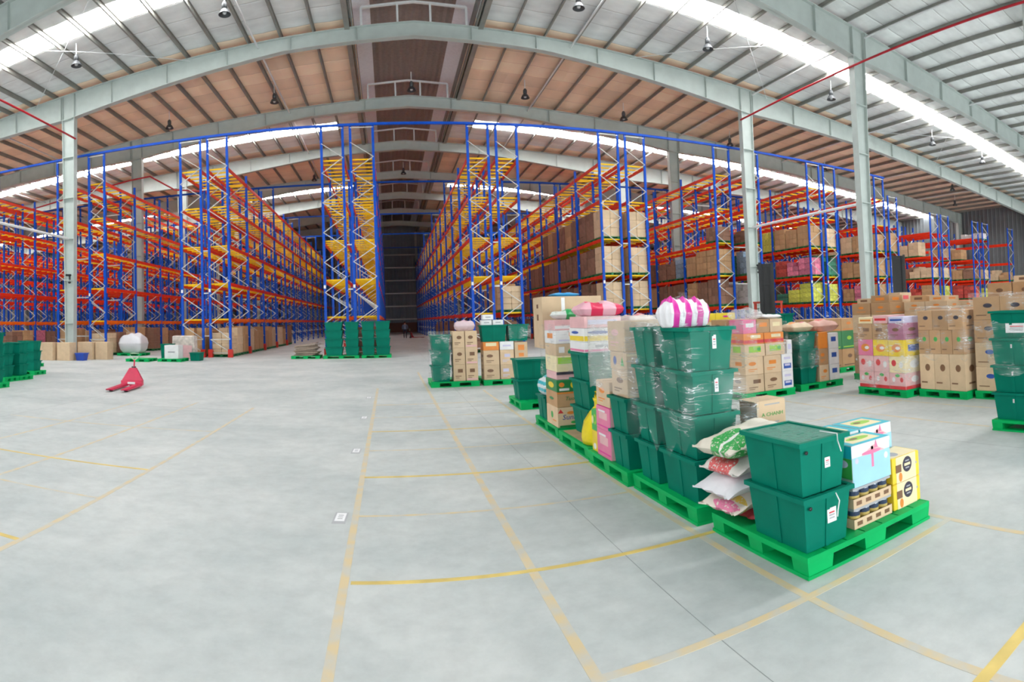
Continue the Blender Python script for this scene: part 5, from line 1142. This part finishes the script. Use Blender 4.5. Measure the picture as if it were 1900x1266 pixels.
forklift(13.5, 17.2, -.7, 'reach truck with red guard before the right column', 3.9, RT)
# ------------------------------------------------------------------ lamps and cameras
def lamp_mesh():
    b = MB(); b.lathe([(.02, .62), (.06, .60), (.11, .50), (.11, .30), (.07, .28), (.16, .20), (.24, .02), (.25, 0), (.235, 0), (.15, .18), (.0, .24)], 18); return b
ME_SHADE = lamp_mesh().mesh('shade', M_DKGREY)
b = MB(); b.tube([(0, 0, .6), (0, 0, 1.2)], .022, 6); ME_ROD = b.mesh('rod', M_WHITE)
b = MB(); b.lathe([(0, .0), (.07, .03), (.09, .12), (.05, .2), (0, .22)], 12); ME_BULB = b.mesh('bulb', mat('unlit_bulb', (.6, .62, .62), .2))
lamps = [(-6.0, 21), (7.8, 21), (14, 21.3), (22, 21.6), (31.4, 21.6), (36.6, 20.8), (-13, 21.4), (-5.9, 30.3), (1.6, 30.4), (7.9, 30.4), (-12.4, 31), (14.2, 31.2), (22.2, 31.6), (31, 31.5), (1.6, 47.8), (-6, 47.8), (8, 47.8), (42, 27), (47, 30)]
for i, (x, y) in enumerate(lamps):
    z = min(roofz(x), roofz(RIDGE + 3.1)) - 1.25
    bay = 'nearest' if y < 25 else 'second' if y < 40 else 'farther'
    same = sorted((abs(q[0] - 1.6) for q in lamps if (q[1] < 25, q[1] < 40) == (y < 25, y < 40) and (q[0] < 1.6) == (x < 1.6) and abs(q[0] - 1.6) > 1))
    side = 'over the middle of the aisle' if abs(x - 1.6) < 1 else '%s %s of the ridge' % (ORD[same.index(abs(x - 1.6))], 'left' if x < 1.6 else 'right')
    t = thing('high_bay_lamp', 'unlit bell lamp hanging in the %s lamp row, %s' % (bay, side), 'lamp', (x, y, z), 0, 'unlit bell lamps under the roof')
    ob('shade', ME_SHADE, t); ob('rod', ME_ROD, t); ob('bulb', ME_BULB, t)
def cctv(x, y, z, label, s=1):
    t = thing('security_camera', label, 'camera', (x, y, z)); b = MB(); b.tube([(0, -.25, 0), (0, .12, .03)], .07, 10); ob('housing', b.mesh('housing', M_BLACK), t); ob('bracket', boxmesh('bracket', -.03, .03, 0, .1, -.25, .02, M_DKGREY), t)
    b = MB(); b.lathe([(0, -.08), (.07, -.05), (.08, 0), (.08, .04), (0, .05)], 12); ob('dome', b.mesh('dome', M_BLACK), t, (.05 * s, -.05, -.42)); b = MB(); b.tube([(0, .05, -.2), (.05 * s, -.05, -.38)], .012, 5); ob('cable', b.mesh('cable', M_DKGREY), t)
cctv(-15.72, 25.0, 4.85, 'black security camera on the left column'); cctv(19.12, 25.0, 4.65, 'black security camera on the right column', -1)
# floor position labels
for i, (x, y) in enumerate(((-.44, 4.64), (-.45, 7.02), (-.46, 9.44), (-.47, 11.9))):
    t = thing('floor_label', 'white numbered floor label by the yellow line, %s from the camera' % ORD[i], 'label', (x, y, 0.0), -.05)
    ob('sheet', boxmesh('sheet', -.04, .04, -.095, .095, 0, .002, M_PAPER), t); ob('frame_tape', boxmesh('frame_tape', -.055, .055, -.15, .11, 0, .001, C_GREY), t)
    for k in (-.04, 0, .04): ob('figure', boxmesh('figure', -.02, .02, -.008, .008, .002, .0026, C_GREY), t, (0, k, 0))
